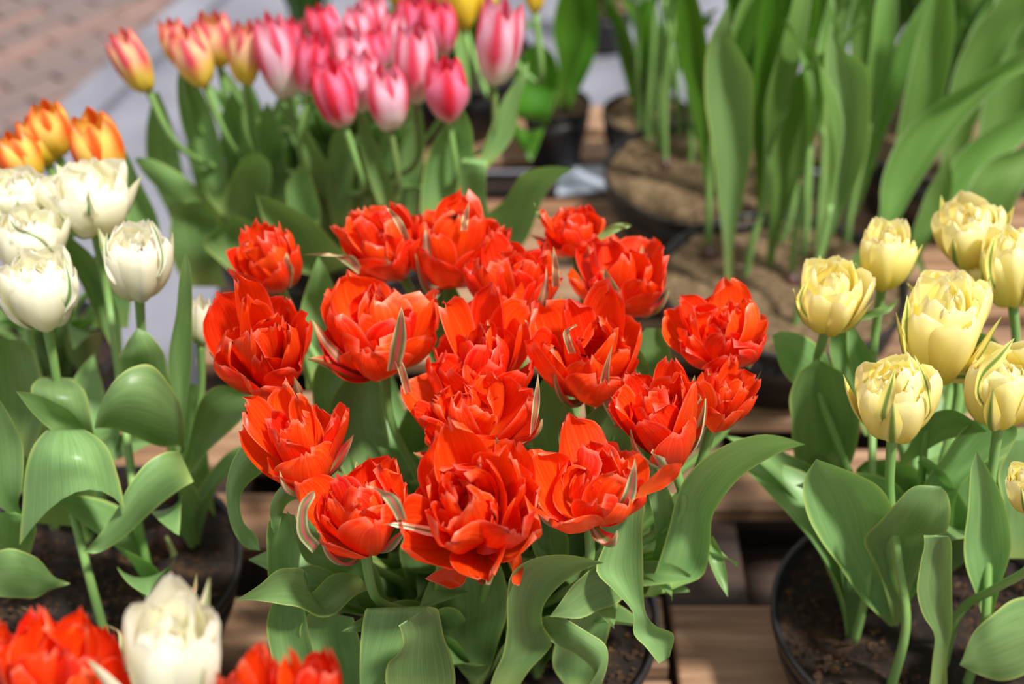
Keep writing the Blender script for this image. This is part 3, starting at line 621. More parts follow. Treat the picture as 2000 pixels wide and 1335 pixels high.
WL4 = [(362,905,368,930,1.10),(375,838,402,885,1.10,.008),(396,775,440,850,1.11,.012),(435,752,478,812,1.12,.01),(492,772,492,772,1.13)]
WL5 = [(346,860,362,860,1.13),(345,800,364,800,1.13,.003),(331,735,374,722,1.13,.012),(331,680,374,645,1.13,.012),(343,610,376,575,1.13,.01),(351,540,373,525,1.13,.006),(362,490,362,490,1.13)]
WL6 = [(160,850,175,850,1.18),(152,780,176,780,1.18,.01),(125,715,190,740,1.18,.014),(114,660,200,680,1.18,.014),(125,610,195,622,1.18,.012),(140,570,175,575,1.18,.008),(150,546,150,546,1.18)]
WL7 = [(228,700,240,690,1.28),(190,620,234,625,1.28,.012),(150,540,212,560,1.28,.016),(125,485,180,500,1.28,.012),(112,450,130,455,1.28)]
WL9 = [(45,1030,60,1025,1.02),(12,1000,36,988,1.01,.004),(-45,950,45,945,1.0,.012),(-60,880,43,870,1.0,.014),(-45,820,25,820,1.0,.01),(-10,770,-8,770,1.0)]
WL10 = [(132,1137,137,1139,.99),(102,1122,98,1152,.98,-.006),(65,1085,70,1166,.965,-.01),(20,1070,30,1168,.95,-.012),(-40,1090,-30,1160,.94)]
WL11 = [(140,1142,152,1142,.99),(108,1090,152,1100,1.0,.01),(98,1035,138,1060,1.0,.01),(95,1000,105,1010,1.0)]
WL13 = [(205,920,195,920,1.06),(182,862,165,885,1.05,.004),(140,803,120,852,1.03,.01),(98,780,88,832,1.02,.01),(58,767,58,798,1.01,.005),(30,763,30,763,1.0)]
WL14 = [(110,950,190,950,1.12,.0),(90,850,185,880,1.10,-.01),(70,790,180,820,1.09,-.02),(62,755,165,765,1.10,-.015),(80,735,140,738,1.12)]
WL15 = [(-30,820,60,900,1.14,.01),(-40,740,90,790,1.14,.02),(-30,690,70,700,1.14,.02),(0,660,50,665,1.14)]
WL16 = [(190,640,250,640,1.3,.01),(180,560,260,540,1.3,.015),(185,500,255,480,1.3,.012),(225,440,230,440,1.3)]
WL17 = [(340,890,420,1010,1.16,.01),(330,800,400,830,1.17,.02),(345,750,385,750,1.18)]
WL18 = [(-60,1120,60,1080,1.03,.0),(-50,1040,70,1020,1.0,-.02),(-60,1000,30,1000,.98,-.02)]
Wt = lambda lab, *a, **k: tulip(WP, 'white', lab, *a, GW, leafW=(.05, .08), **k)
Wt('white double tulip lowest at the far left edge, in front of a second white bloom', (92,633), (72,520), 142, .45, 201, opn=.25, lv=[WL2, WL13, WL14, WL10], so=.2, ground=(172,1062))
Wt('white double tulip cut by the left edge, directly behind the lowest white one', (55,540), (50,430), 132, .46, 202, opn=.4, lv=[WL9, WL18, WL15], so=.3, ground=(205,1240), auto=0)
Wt('wide open creamy tulip with a curved green-edged guard petal, just under the orange one', (186,453), (165,345), 160, .47, 203, opn=.8, lv=[WL7, WL16], so=1.0, ground=(306,1176))
Wt('single white tulip standing apart to the right, nearest the pink tulip pot', (272,578), (262,465), 124, .46, 204, opn=.2, lv=[WL1, WL1b, WL5], so=.2, ground=(378,1072))
Wt('white double tulip half cut by the left edge below the orange tulips', (38,430), (30,350), 112, .48, 205, opn=.4, so=.4, ground=(110,1040))
wb = empty('unopened_white_tulip', PZ(385, 1068, z_wht), 'small green-white tulip bud beside the leftmost red tulip', 'tulip bud', None)
B_ = PZ(392, 668, .40); T_ = PY(390, 585, B_[1])
flower('single', wb, B_, T_, 46*1.45/FPX, 211, .5, 0, (M_WHITE, M_SEPW)); stem(wb, B_, nrm(T_-B_), PZ(385, 1068, z_wht), .0035)
for i, st in enumerate([WL4, WL17, WL3]): tleaf(wb, st, seed=i)
for i in range(3):
    a = i*2.1+.6; g = petal(.7, .5, (10, 80, 95), .05, 0, a, .7, .01, 0, np.random.RandomState(i), True)*np.array([.026, .026, .032])
    sheet('green_guard', (g.reshape(-1, 3)+B_).reshape(g.shape), M_LEAF, wb)
tube('sprout', [PZ(338, 1110, z_wht), PZ(340, 1085, z_wht+.008), PY(325, 1048, PZ(338, 1110, z_wht)[1])], [.004, .004, .002], M_STEMY, empty('short_sprout', PZ(338, 1110, z_wht), 'short green sprout poking from the soil of the white tulip pot', 'sprout'), 10, 8)

GO = 'orange tulips behind the white ones'
Ot = lambda lab, *a, **k: tulip(OP, 'single', lab, a[0], a[1], a[2]*1.16, *a[3:], GO, mats='orange', name='orange_tulip', auto=2, **k)
Ot('orange tulip lowest at the left edge', (60,352), (15,262), 72, .45, 221, opn=-.3)
Ot('yellow tulip with an orange flame, left one of the pair above the white tulips', (92,318), (52,232), 66, .46, 222, opn=-.4)
Ot('yellow and orange tulip, topmost of those at the left edge', (112,298), (84,205), 74, .47, 223, opn=-.4)
Ot('orange tulip with a yellow base, right of the pair and above the open white bloom', (212,345), (170,228), 88, .47, 224, opn=-.3, lv=[[(290,560,310,560,1.45),(265,480,315,480,1.45,.012),(240,400,305,420,1.45,.014),(232,340,270,345,1.45,.01),(243,290,243,290,1.45)]])
Ot('sliver of red-orange tulip cut by the left edge', (8,350), (-5,285), 50, .45, 225, opn=.1)

# pink tulips: base px, top px, width, colour, description
PK = [
 ((287,172),(228,62),62,'pinky','pink tulip with a yellow base leaning left, standing alone at far left'),
 ((352,125),(330,40),52,'pinky','pale pink tulip half hidden behind the second yellow-based one'),
 ((398,163),(352,58),72,'pinky','pink-striped yellow tulip leaning left, second from the left in front'),
 ((428,124),(408,32),72,'pinky','pink-topped yellow tulip standing behind the gap of the leaning two'),
 ((480,158),(478,45),60,'pinky','upright tulip with pink top and clear yellow base, beside the large pink-white one'),
 ((560,182),(522,32),76,'pinkw','large pale pink tulip with white edges, left of the main pink cluster'),
 ((572,108),(568,38),44,'pinkr','small rose tulip seen behind the large pale pink one'),
 ((645,100),(622,12),62,'pinkr','rose and white tulip at the top left of the main cluster'),
 ((602,178),(618,72),62,'pinkr','deep pink tulip turned right, just above and left of the lowest rose-red one'),
 ((672,240),(638,125),80,'pinkr','rose-red tulip lowest left of the cluster'),
 ((700,165),(680,60),76,'pinkw','pale pink tulip in the middle of the cluster with a red flame'),
 ((708,100),(695,14),58,'pinkw','pale pink tulip at the top behind the middle of the cluster'),
 ((712,210),(700,105),66,'pinkw','pink-white tulip between the rose-red one and the lowest pale one'),
 ((762,247),(748,135),74,'pinkw','white and pink tulip lowest in the centre on a brown stem'),
 ((762,122),(768,22),46,'pinkw','narrow white-sided tulip right of the cluster middle'),
 ((812,193),(808,52),78,'pinkw','tall double-headed looking pink tulip on a brown stem'),
 ((860,104),(852,2),66,'pinkr','bright rose tulip at the top right of the cluster, in front of the yellow ones'),
 ((876,230),(868,118),80,'pinkr','deep pink tulip with one red petal split off to the right'),
 ((966,156),(980,5),82,'pinkw','tall pink and white tulip standing alone on the right'),
 ((735,80),(728,-8),50,'pinkw','pale pink tulip at the upper edge left of the narrow white one'),
 ((812,92),(806,-6),58,'pinkr','pink tulip at the upper edge behind the tall pink one'),
 ((740,138),(735,55),46,'pinkr','small dark pink tulip wedged behind the narrow white one'),
]
PLV = {5: [[(700,470,720,470,1.62),(630,380,690,400,1.60,.01),(590,300,635,310,1.58,.012),(560,235,590,240,1.57,.006),(552,205,552,205,1.56)]],
 0: [[(345,480,360,480,1.7),(330,420,365,400,1.7,.01),(290,330,350,300,1.69,.014),(285,260,335,240,1.68,.012),(300,180,310,180,1.68)],
     [(430,440,440,430,1.6),(380,400,390,370,1.56,.008),(330,385,345,335,1.54,-.01),(290,350,300,312,1.52,-.008),(262,310,270,308,1.5)]],
 2: [[(360,560,440,560,1.52,.02),(335,500,430,500,1.5,.02),(332,440,428,430,1.5,.02),(345,405,400,398,1.5,.01),(375,392,380,392,1.5)],
     [(480,560,560,560,1.42,.01),(440,520,560,510,1.42,.02),(400,480,500,440,1.42,.02),(430,440,460,420,1.42)]],
 4: [[(450,470,500,470,1.6,.015),(440,400,520,400,1.58,.02),(455,340,530,330,1.56,.02),(485,300,510,300,1.55)]],
 9: [[(700,510,620,540,1.42,.01),(660,480,560,520,1.4,.015),(610,430,530,470,1.38,.015),(560,400,510,420,1.37,.01),(495,376,500,380,1.36)]],
 17: [[(820,430,900,430,1.5,.01),(825,350,925,360,1.5,.018),(840,290,925,290,1.5,.018),(870,240,920,245,1.5,.01),(896,192,896,192,1.5)]],
 18: [[(930,330,950,330,1.56),(955,260,1000,270,1.57,.01),(985,190,1015,200,1.58,.01),(1020,140,1030,145,1.59,.0),(1032,120,1032,120,1.6)],
      [(930,430,960,480,1.5),(985,390,1020,480,1.48,.01),(1020,340,1060,390,1.46,.01),(1070,325,1090,350,1.44,.005),(1122,328,1122,328,1.42)]],
 16: [[(880,430,960,440,1.44,.01),(890,380,950,390,1.44,.01),(900,330,950,335,1.44,-.006),(905,310,950,312,1.45,-.01),(915,308,945,308,1.5)]],
 13: [[(740,400,775,400,1.5),(715,330,755,330,1.5,.01),(700,260,725,260,1.5,.006),(700,225,702,225,1.5)]],
 8: [[(450,470,520,480,1.5,.01),(550,420,620,440,1.5,.018),(560,360,610,350,1.5,.014),(585,320,590,320,1.5)]],
}
random.seed(11)
for i, (b, t, w, m, lab) in enumerate(PK):
    tulip(PP, 'single', lab, b, t, w*1.12, .455+.02*random.random(), 300+i, 'pink tulips behind the red group', opn=random.uniform(-.3, .2), sep=0, mats=m,
          auto=6, spread=.9, lv=PLV.get(i, ()), leafL=(.22, .31), leafW=(.035, .06), elev=(82, 98), e1=(76, 92), e2=(30, 85), r=.0036, sm=M_STEMB if i in (13, 15, 18) else None)
for i, (b, t, w, lab) in enumerate([((905,52),(900,-60),62,'plain yellow tulip cut by the top edge, left of the pair behind the pink ones'), ((950,45),(945,-60),54,'plain yellow tulip cut by the top edge, right of the pair behind the pink ones'),
        ((1045,22),(1040,-60),44,'plain yellow tulip at the top edge right of the tall pink tulip'), ((778,12),(775,-70),46,'sliver of yellow tulip at the top edge above the pink cluster'), ((858,10),(855,-70),46,'sliver of yellow tulip at the top edge above the bright rose tulip'),
        ((722,2),(720,-70),46,'yellow tulip tip at the top edge above the pale pink tulips')]):
    tulip(BP, 'single', lab, b, t, w, .44, 350+i, 'plain yellow tulips at the back', opn=.2, sep=0, mats='yellowb', name='yellow_tulip', auto=3, spread=.8, lm=M_LEAFD, leafL=(.2, .3), leafW=(.03, .05), elev=(75, 98))

GY = 'yellow double tulips in the right pot'
Yt = lambda lab, *a, **k: tulip(YP, 'yellow', lab, *a, GY, leafW=(.05, .075), leafL=(.2, .28), **k)
YL1 = [(1738,1222,1752,1222,1.0),(1722,1206,1770,1190,.99,.012),(1680,1165,1760,1165,.975,.025),(1640,1105,1748,1110,.965,.035),(1605,1058,1742,1050,.955,.04),(1579,1012,1742,990,.95,.04),(1569,972,1715,948,.945,.034),(1572,932,1655,918,.94,.02),(1594,896,1594,896,.935)]
YL2 = [(1746,1215,1758,1215,.985),(1728,1150,1780,1148,.975,.01),(1706,1095,1805,1085,.965,.014),(1688,1056,1822,1050,.955,.004),(1715,1020,1848,1035,.945,-.012),(1745,985,1858,1000,.935,-.014),(1785,950,1852,968,.93,-.008),(1837,949,1839,951,.925)]
YL3 = [(1815,1350,1850,1350,.90),(1822,1290,1850,1280,.90,.006),(1826,1240,1858,1230,.90,.01),(1802,1200,1860,1185,.895,.012),(1790,1155,1861,1140,.89,.014),(1798,1105,1860,1090,.89,.014),(1806,1068,1857,1058,.89,.01),(1804,1043,1850,1046,.892,.004),(1810,1070,1852,1075,.905,.0),(1822,1120,1840,1120,.915)]
YL4 = [(1925,1230,1932,1228,.95),(1907,1165,1952,1150,.945,.01),(1888,1110,1974,1085,.94,.016),(1884,1055,1971,1030,.94,.018),(1890,985,1958,970,.94,.016),(1896,920,1936,925,.94,.008),(1907,880,1907,880,.94)]
YL5 = [(2060,1160,2060,1290,.93,.0),(1990,1168,2010,1312,.915,-.015),(1940,1195,1955,1330,.905,-.018),(1900,1240,1915,1318,.90,-.01),(1874,1298,1874,1298,.895)]
YL6 = [(1585,1000,1640,1000,1.10),(1560,930,1652,930,1.10,.02),(1547,870,1672,880,1.10,.025),(1546,820,1680,830,1.10,.025),(1542,775,1672,780,1.10,.022),(1556,733,1652,735,1.10,.012),(1580,712,1618,712,1.10,.004),(1594,700,1594,700,1.10)]
YL7 = [(1640,760,1620,790,1.17),(1612,690,1585,765,1.16,.0),(1570,655,1545,745,1.15,-.01),(1530,646,1522,710,1.14,-.006),(1508,655,1508,655,1.13)]
YL8 = [(1755,905,1762,912,1.05),(1788,850,1802,884,1.04,.006),(1815,812,1848,860,1.03,.012),(1860,800,1892,848,1.02,.012),(1902,822,1915,845,1.01,.004),(1928,842,1928,842,1.0)]
YL10 = [(1690,850,1700,850,1.18),(1650,760,1705,780,1.18,.01),(1622,700,1695,715,1.18,.014),(1625,645,1665,645,1.18,.008),(1650,610,1652,610,1.18)]
YL11 = [(1870,1090,1890,1090,1.06),(1860,1020,1950,1020,1.06,.014),(1852,960,1955,960,1.06,.014),(1862,915,1945,912,1.06,.01),(1900,895,1905,895,1.06)]
YL12 = [(1735,1030,1770,1030,1.08),(1690,960,1800,960,1.08,.02),(1672,920,1790,915,1.08,.02),(1690,900,1740,895,1.08)]
YL13 = [(1760,860,1780,860,1.22),(1790,760,1900,800,1.22,.02),(1810,700,1960,740,1.22,.025),(1850,660,1950,670,1.22,.015),(1900,645,1910,645,1.22)]
YL14 = [(1840,1060,1860,1060,1.02),(1800,960,1870,960,1.02,.012),(1850,880,1930,900,1.02,.014),(1900,820,1985,850,1.02,.01),(1960,790,1970,790,1.02)]
YL15 = [(1690,830,1705,830,1.14),(1680,760,1730,770,1.14,.01),(1655,690,1700,690,1.14,.01),(1655,640,1670,640,1.14,.004),(1657,625,1657,625,1.14)]
YL16 = [(1950,1090,2060,1090,1.0,.014),(1960,1000,2060,1010,1.0,.014),(1950,930,2060,930,1.0,.01),(1980,860,2040,860,1.0)]
Yt('pale yellow ruffled tulip leftmost of the yellow group, above the sand', (1613,641), (1632,540), 130, .45, 401, opn=.55, lv=[YL6, YL7, YL10], so=.9, dY=-.01, ground=(1655,1130))
Yt('cream-yellow ragged tulip second from the left at the back, with pinkish petal tips', (1722,560), (1735,455), 104, .46, 402, opn=.6, lv=[YL15], so=.8, ground=(1668,1250), sep=3)
Yt('yellow double tulip at the upper right in front of the long diagonal leaf', (1890,513), (1900,415), 132, .46, 403, opn=.4, so=.3)
Yt('bright yellow egg-shaped tulip cut by the right edge, upper one', (1978,590), (1975,470), 118, .46, 404, opn=.1, so=.2, lv=[YL13], auto=4)
Yt('large pale yellow tulip in the middle, fuller and taller than its neighbours', (1825,730), (1850,575), 150, .45, 405, opn=.5, so=1.0, dY=-.005, lv=[YL8, YL11], auto=1)
Yt('round lemon tulip with a green stripe, lowest in front of the pot of soil', (1743,846), (1748,730), 146, .44, 406, opn=.12, so=.3, lv=[YL1, YL2, YL12], auto=0, ground=(1738,1345))
Yt('round yellow tulip cut by the right edge, with a tall guard petal on its left', (1952,822), (1968,705), 150, .44, 407, opn=.1, so=.3, lv=[YL4, YL14, YL16], auto=0, ground=(1885,1345))
Yt('sliver of golden tulip at the right edge below the others', (2012,995), (2005,920), 76, .42, 408, opn=.1, so=.1, lv=[YL3, YL5], auto=0)
Yt('small yellow tulip peeping out between the upper yellow ones', (1912,560), (1918,515), 62, .44, 409, opn=.2, so=.1)
Yt('pale tulip opening behind the large middle one', (1860,665), (1850,560), 138, .45, 410, opn=.75, so=.5, auto=1)

# foreground blooms, cut by the lower edge
GF = 'foreground tulips at the lower left edge'
tulip(FP, 'red', 'large orange-red double tulip cut by the bottom left corner', (110,1400), (112,1262), 235, .475, 501, GF, opn=.6, sep=4, mats='red2', so=.9, auto=0)
tulip(FP, 'red', 'red and pink striped tulip sliver at the lower left edge', (-20,1350), (-10,1250), 90, .475, 502, GF, opn=.5, sep=4, mats='red2', auto=0)
fw = tulip(FP, 'white', 'greenish white ruffled tulip in the foreground at the bottom edge', (335,1400), (338,1208), 176, .475, 503, GF, opn=.35, sep=3, so=.8, auto=0)
loose(fw, [(320,1280,345,1290,.70),(330,1240,365,1230,.70),(345,1180,362,1190,.705),(375,1150,382,1160,.71),(384,1118,384,1118,.715)], M_SEPR2, 'guard_petal')
loose(fw, [(395,1300,420,1290,.70),(405,1260,428,1250,.70),(405,1220,425,1215,.70),(415,1190,415,1190,.70)], M_SEPW, 'guard_petal')
fa = [o for o in COL.objects if o.name.startswith('red_double_tulip')][18]
loose(fa, [(80,1270,105,1265,.68),(75,1230,100,1235,.685),(62,1195,80,1205,.69),(32,1180,32,1180,.695)], M_SEPR2, 'guard_petal')
loose(fa, [(230,1310,250,1310,.68),(235,1260,258,1270,.68),(225,1230,245,1240,.685),(205,1218,205,1218,.69)], M_SEPR2, 'guard_petal')
tulip(FP2, 'red', 'scarlet tulip with a pointed petal at the bottom edge, left one of two', (480,1470), (475,1310), 140, .46, 504, 'scarlet tulips at the bottom edge', opn=.55, sep=2, auto=0)
tulip(FP2, 'red', 'scarlet tulip at the bottom edge below the lower left red bloom, right one of two', (600,1480), (590,1325), 150, .46, 505, 'scarlet tulips at the bottom edge', opn=.6, sep=2, mats='red2', auto=0)
#@@GREENS@@
# ------------------------------------------------------------------ leafy plants without flowers (upper right) and bulbs
GB = 'leafy tulip plants without flowers at upper right'
def lplant(base, zs, label, leaves, mat=None, group=GB, st=None, auto=0, seed=0, H=(.3, .42)):
    G = PZ(base[0], base[1], zs); e = empty('leafy_tulip_plant', G, label, 'plant', group); rs = np.random.RandomState(seed)
    for i, s_ in enumerate(leaves): tleaf(e, s_, mat or M_LEAFB, seed=seed+i)
    if st: tube('stem', [G-np.array([0, 0, .01])]+[PY(*p) for p in st], [.006, .0045, .004], M_STEM, e, 14, 8)
    for k in range(auto):
        az = rs.uniform(0, 6.28)
        wleaf(e, G, az, rs.uniform(*H), rs.uniform(.042, .07), rs.uniform(80, 92), rs.uniform(74, 86), rs.uniform(55, 80), mat or M_LEAFB, seed*3+k, twist=rs.uniform(-1.2, 1.2))
    return e
B1 = [(1418,572,1430,572,1.60),(1413,470,1434,470,1.60,.006),(1402,390,1452,385,1.60,.014),(1392,290,1470,290,1.6,.02),(1378,200,1471,195,1.6,.02),(1378,120,1468,145,1.6,.018),(1386,78,1448,105,1.6,.014),(1402,45,1432,70,1.6,.006),(1424,2,1424,2,1.6)]
B2 = [(1588,540,1598,540,1.60),(1598,465,1624,465,1.60,.01),(1610,390,1662,380,1.6,.02),(1611,310,1690,310,1.59,.022),(1612,220,1700,220,1.58,.022),(1610,150,1694,135,1.58,.02),(1612,98,1655,103,1.585,.01),(1624,40,1630,62,1.59)]
B3 = [(1492,590,1500,590,1.66),(1500,460,1522,460,1.66,.008),(1503,380,1548,385,1.66,.016),(1508,300,1582,300,1.66,.02),(1532,225,1606,220,1.66,.02),(1553,155,1613,150,1.66,.014),(1590,112,1612,100,1.66)]
B4 = [(1580,650,1590,655,1.55),(1640,540,1660,550,1.56,.008),(1712,435,1742,448,1.57,.012),(1720,360,1790,368,1.58,.02),(1748,285,1845,285,1.59,.024),(1802,222,1902,216,1.6,.022),(1880,168,1962,160,1.6,.02),(1985,105,2030,120,1.6,.01),(2080,40,2080,40,1.6)]
B5 = [(1745,600,1752,600,1.62),(1772,515,1785,520,1.63),(1792,440,1830,450,1.64,.012),(1842,355,1890,380,1.65,.016),(1880,292,1948,322,1.66,.016),(1950,240,2010,265,1.67,.012),(2060,190,2060,190,1.68)]
B6 = [(1745,400,1760,400,1.72),(1750,290,1815,300,1.72,.016),(1765,190,1840,210,1.72,.02),(1785,100,1862,100,1.72,.02),(1805,30,1864,20,1.72,.016),(1830,-60,1850,-60,1.72)]
B7 = [(1480,420,1495,420,1.8),(1470,250,1515,250,1.8,.01),(1475,120,1520,120,1.8,.01),(1490,0,1530,0,1.8,.01),(1510,-90,1510,-90,1.8)]
B8 = [(1500,420,1512,420,1.78),(1500,240,1525,250,1.78,.008),(1520,130,1550,140,1.78,.01),(1545,40,1585,50,1.78,.01),(1580,-60,1590,-60,1.78)]
B9 = [(1560,300,1580,300,1.8),(1565,140,1600,150,1.8,.012),(1575,40,1625,40,1.8,.014),(1600,-80,1620,-80,1.8)]
B10 = [(1660,420,1675,420,1.76),(1690,250,1730,260,1.76,.01),(1740,110,1790,130,1.76,.012),(1790,20,1830,40,1.76,.01),(1850,-60,1850,-60,1.76)]
B11 = [(1830,420,1850,430,1.78),(1850,200,1910,230,1.78,.014),(1890,80,1960,110,1.78,.018),(1950,0,2010,30,1.78,.01),(2030,-80,2030,-80,1.78)]
B12 = [(1385,420,1395,420,1.84),(1355,230,1400,230,1.84,.014),(1325,110,1385,110,1.84,.016),(1320,20,1370,20,1.84,.012),(1335,-70,1335,-70,1.84)]
B13 = [(1900,440,1930,450,1.6),(1880,420,1960,440,1.6,.01),(1895,360,2000,370,1.6,.018),(1940,310,2040,320,1.62,.014),(2060,270,2070,270,1.64)]
B14 = [(1690,330,1710,330,1.82),(1668,200,1715,200,1.82,.012),(1660,90,1712,90,1.82,.014),(1665,0,1705,0,1.82,.01),(1690,-80,1690,-80,1.82)]
B15 = [(1900,330,1930,330,1.86),(1920,200,2010,210,1.86,.02),(1930,60,2040,60,1.86,.02),(1960,-60,2010,-60,1.86)]
B16 = [(1800,540,1812,540,1.58),(1780,470,1800,480,1.58,.004),(1800,400,1850,410,1.58,.01),(1830,340,1860,350,1.58,.008),(1850,300,1850,300,1.58)]
lplant((1425,578), z_snd, 'broad upright tulip leaf leftmost in the sand, pale ribbed down the middle', [B1], M_LEAF)
lplant((1593,545), z_snd, 'twisted pale green leaf with a hooked tip, right of centre in the sand', [B2], M_LEAF)
lplant((1496,592), z_snd, 'dark green leaf folding over at the top, between the ribbed and hooked ones', [B3])
lplant((1585,652), z_snd, 'long dark green leaf leaning diagonally right, lowest of the leaning ones', [B4])
lplant((1748,470), z_rgt+.02, 'pointed green leaves leaning right behind the upper yellow tulip', [B5, B16, B13])
lplant((1800,330), z_rgt, 'tall broad leaf cut by the top edge above the diagonal leaf', [B6, B10], auto=6, seed=31)
lplant((1870,300), z_rgt, 'tall leaves at the right edge behind the diagonal leaf', [B11, B15], auto=8, seed=32)
lplant((1900,240), z_rgt, 'green leaves at the top right corner', [], auto=10, seed=33)
lplant((1780,230), z_rgt, 'narrow green leaves crowded behind the tall broad one', [B14], auto=10, seed=34)
lplant((1500,290), z_bwl, 'slim upright leaves behind the dark folded leaf', [B7, B8], auto=8, seed=35, mat=M_LEAFD)
lplant((1450,300), z_bwl, 'tall narrow leaves rising from the gritty bowl, right of its bare stems', [B9], auto=7, seed=36, mat=M_LEAFD)
lplant((1395,330), z_bwl, 'dark leaf with bare stem at the middle of the gritty bowl', [B12], auto=2, seed=37, mat=M_LEAFD)
lplant((1600,240), z_bwl+.01, 'upright green leaves at the top edge above the hooked leaf', [], auto=10, seed=38)
lplant((1700,200), z_rgt, 'dense green leaves at the top edge left of the tall broad leaf', [], auto=10, seed=39)
# bare stems in the sand and the gritty bowl
def sprig(b, zs, pts, label, group, seed):
    G = PZ(b[0], b[1], zs); e = empty('bare_tulip_stem', G, label, 'stem', group); Y = G[1]
    tube('stem', [G-np.array([0, 0, .01])]+[PY(x, y, Y+.01*i) for i, (x, y) in enumerate(pts)], [.0055, .005, .0045, .0035], M_STEM, e, 16, 8)
    rs = np.random.RandomState(seed)
    T = PY(pts[-1][0], pts[-1][1], Y+.02)
    wleaf(e, T-np.array([0, 0, .03]), rs.uniform(0, 6.28), rs.uniform(.2, .3), rs.uniform(.03, .045), 86, 80, 60, M_LEAFB, seed, twist=rs.uniform(-1, 1))
GS1 = 'bare stems rising from the sand bowl'; GS2 = 'bare stems rising from the gritty bowl'
for i, (b, pts) in enumerate([((1385,485), [(1384,400),(1388,310),(1395,220)]), ((1455,540), [(1470,470),(1492,400),(1500,300)]), ((1548,545), [(1552,470),(1570,390),(1580,280)]),
        ((1525,470), [(1545,420),(1555,360),(1565,260)]), ((1595,480), [(1600,420),(1605,350),(1610,250)]), ((1552,640), [(1570,560),(1600,500),(1622,400)]),
        ((1655,470), [(1660,420),(1680,330),(1700,240)]), ((1570,500), [(1575,440),(1580,360),(1585,250)])]):
    sprig(b, z_snd, pts, 'green stem in the sand bowl, ' + ['leftmost, beside a purple bulb', 'curving right, second from the left', 'upright over the darkest bulb', 'slanting, far side of the sand', 'upright at the back of the sand', 'nearest, leaning right at the front rim', 'rightmost, beside the cream-yellow tulip', 'thin one between two leaves'][i], GS1, 600+i)
for i, (b, pts) in enumerate([((1265,275), [(1268,200),(1275,100),(1280,0)]), ((1285,295), [(1288,200),(1292,100),(1300,0)]), ((1250,262), [(1248,180),(1246,90),(1240,-10)]),
        ((1350,322), [(1350,260),(1345,180),(1340,80)]), ((1300,325), [(1298,240),(1305,120),(1320,20)]), ((1330,270), [(1325,210),(1318,130),(1300,40)])]):
    sprig(b, z_bwl, pts, 'green stem in the gritty bowl, ' + ['left one of the tight row', 'middle one of the tight row', 'leftmost against the light floor', 'standing alone on the right', 'nearest the front, dark at its foot', 'behind the row, leaning left'][i], GS2, 640+i)
def bulb(b, zs, r, label):
    c = PZ(b[0], b[1], zs+r*.5); pr = []
    for a in np.linspace(-1.5, 1.5, 12): pr.append((max(.0006, r*math.cos(a)*(1 if a < .7 else 1-.25*(a-.7))), c[2]+r*(math.sin(a)*1.0+(.5*max(0, a-.9)))))
    o = lathe('tulip_bulb', c, pr, M_BULB, None, 24); tag(o, label, 'bulb', 'bulbs showing at the soil')
bulb((1386,497), z_snd, .014, 'purple-brown bulb at the foot of the leftmost stem in the sand')
bulb((1547,548), z_snd, .012, 'dark bulb in the middle of the sand bowl')
bulb((1300,322), z_bwl, .010, 'dark bulb in the gritty bowl at the foot of the front stem')
bulb((345,1048), z_wht, .022, 'red-brown bulb half buried in dark soil under the white tulips')
bulb((303,1178), z_wht, .010, 'small reddish bulb at the foot of a stem near the white foreground tulip')
# round-leaved plant in the small pot, dark foliage behind, leaves between
def bushy(c, zs, label, n, L, Wd, mat, seed, name='leafy_plant', el=(60, 90), e1=(50, 80), e2=(0, 60), group='dark green foliage at the back'):
    e = empty(name, (c[0], c[1], zs), label, 'plant', group); rs = np.random.RandomState(seed)
    for k in range(n):
        az = rs.uniform(0, 6.28); q = rs.uniform(0, .03)
        wleaf(e, np.array([c[0]+q*math.cos(az), c[1]+q*math.sin(az), zs]), az, rs.uniform(*L), rs.uniform(*Wd), rs.uniform(*el), rs.uniform(*e1), rs.uniform(*e2), mat, seed*5+k, twist=rs.uniform(-.5, .5))
    return e
pl = empty('leafy_plant', (c_sml[0], c_sml[1], z_sml), 'dark green broad-leaved plant on thin stems in the small black pot', 'plant')
for i, st in enumerate([[(1062,215,1066,215,PZ(1087,212,z_sml)[1]),(1012,230,1070,240,2.0,.01),(1005,160,1090,170,2.0,.02),(1020,110,1085,115,2.0,.012),(1050,80,1052,80,2.0)],
        [(1090,210,1095,210,2.02),(1090,120,1130,120,2.02,.008),(1080,60,1150,60,2.02,.014),(1090,0,1150,0,2.02,.012),(1115,-60,1120,-60,2.02)],
        [(1060,250,1064,250,1.9),(1000,260,1040,310,1.88,.01),(995,250,1030,300,1.87,-.01),(1000,235,1048,270,1.86)],
        [(1110,210,1114,210,2.05),(1110,110,1160,115,2.05,.008),(1120,40,1170,40,2.05,.014),(1150,-40,1160,-40,2.05)]]): tleaf(pl, st, M_LEAFD, seed=i)
for k, x in enumerate((1098, 1108, 1116)):
    tube('stem', [PZ(x, 205, z_sml)-np.array([0, 0, .01]), PY(x+1, 150, 2.08), PY(x-2, 60, 2.08)], [.0025, .0025], M_STEM, pl, 8, 6)
bushy(c_drk, z_drk, 'dark green upright foliage in the pot behind the gritty bowl', 12, (.22, .34), (.03, .05), M_LEAFD, 51, e1=(70, 88), e2=(40, 80))
bushy(c_fil, z_fil, 'green foliage at the top edge above the light floor', 12, (.2, .3), (.04, .06), M_LEAFD, 52, e1=(60, 85), e2=(10, 70))
bushy(c_byl, z_byl, 'dense green foliage behind the pink tulips at the top edge', 34, (.22, .36), (.03, .05), M_LEAFD, 53, e1=(60, 85), e2=(30, 80))
bushy(PZ(600, 60, z_byl), z_byl, 'green foliage at the top edge left of the yellow tulips', 26, (.2, .34), (.03, .05), M_LEAFD, 54, e1=(60, 85), e2=(30, 80))
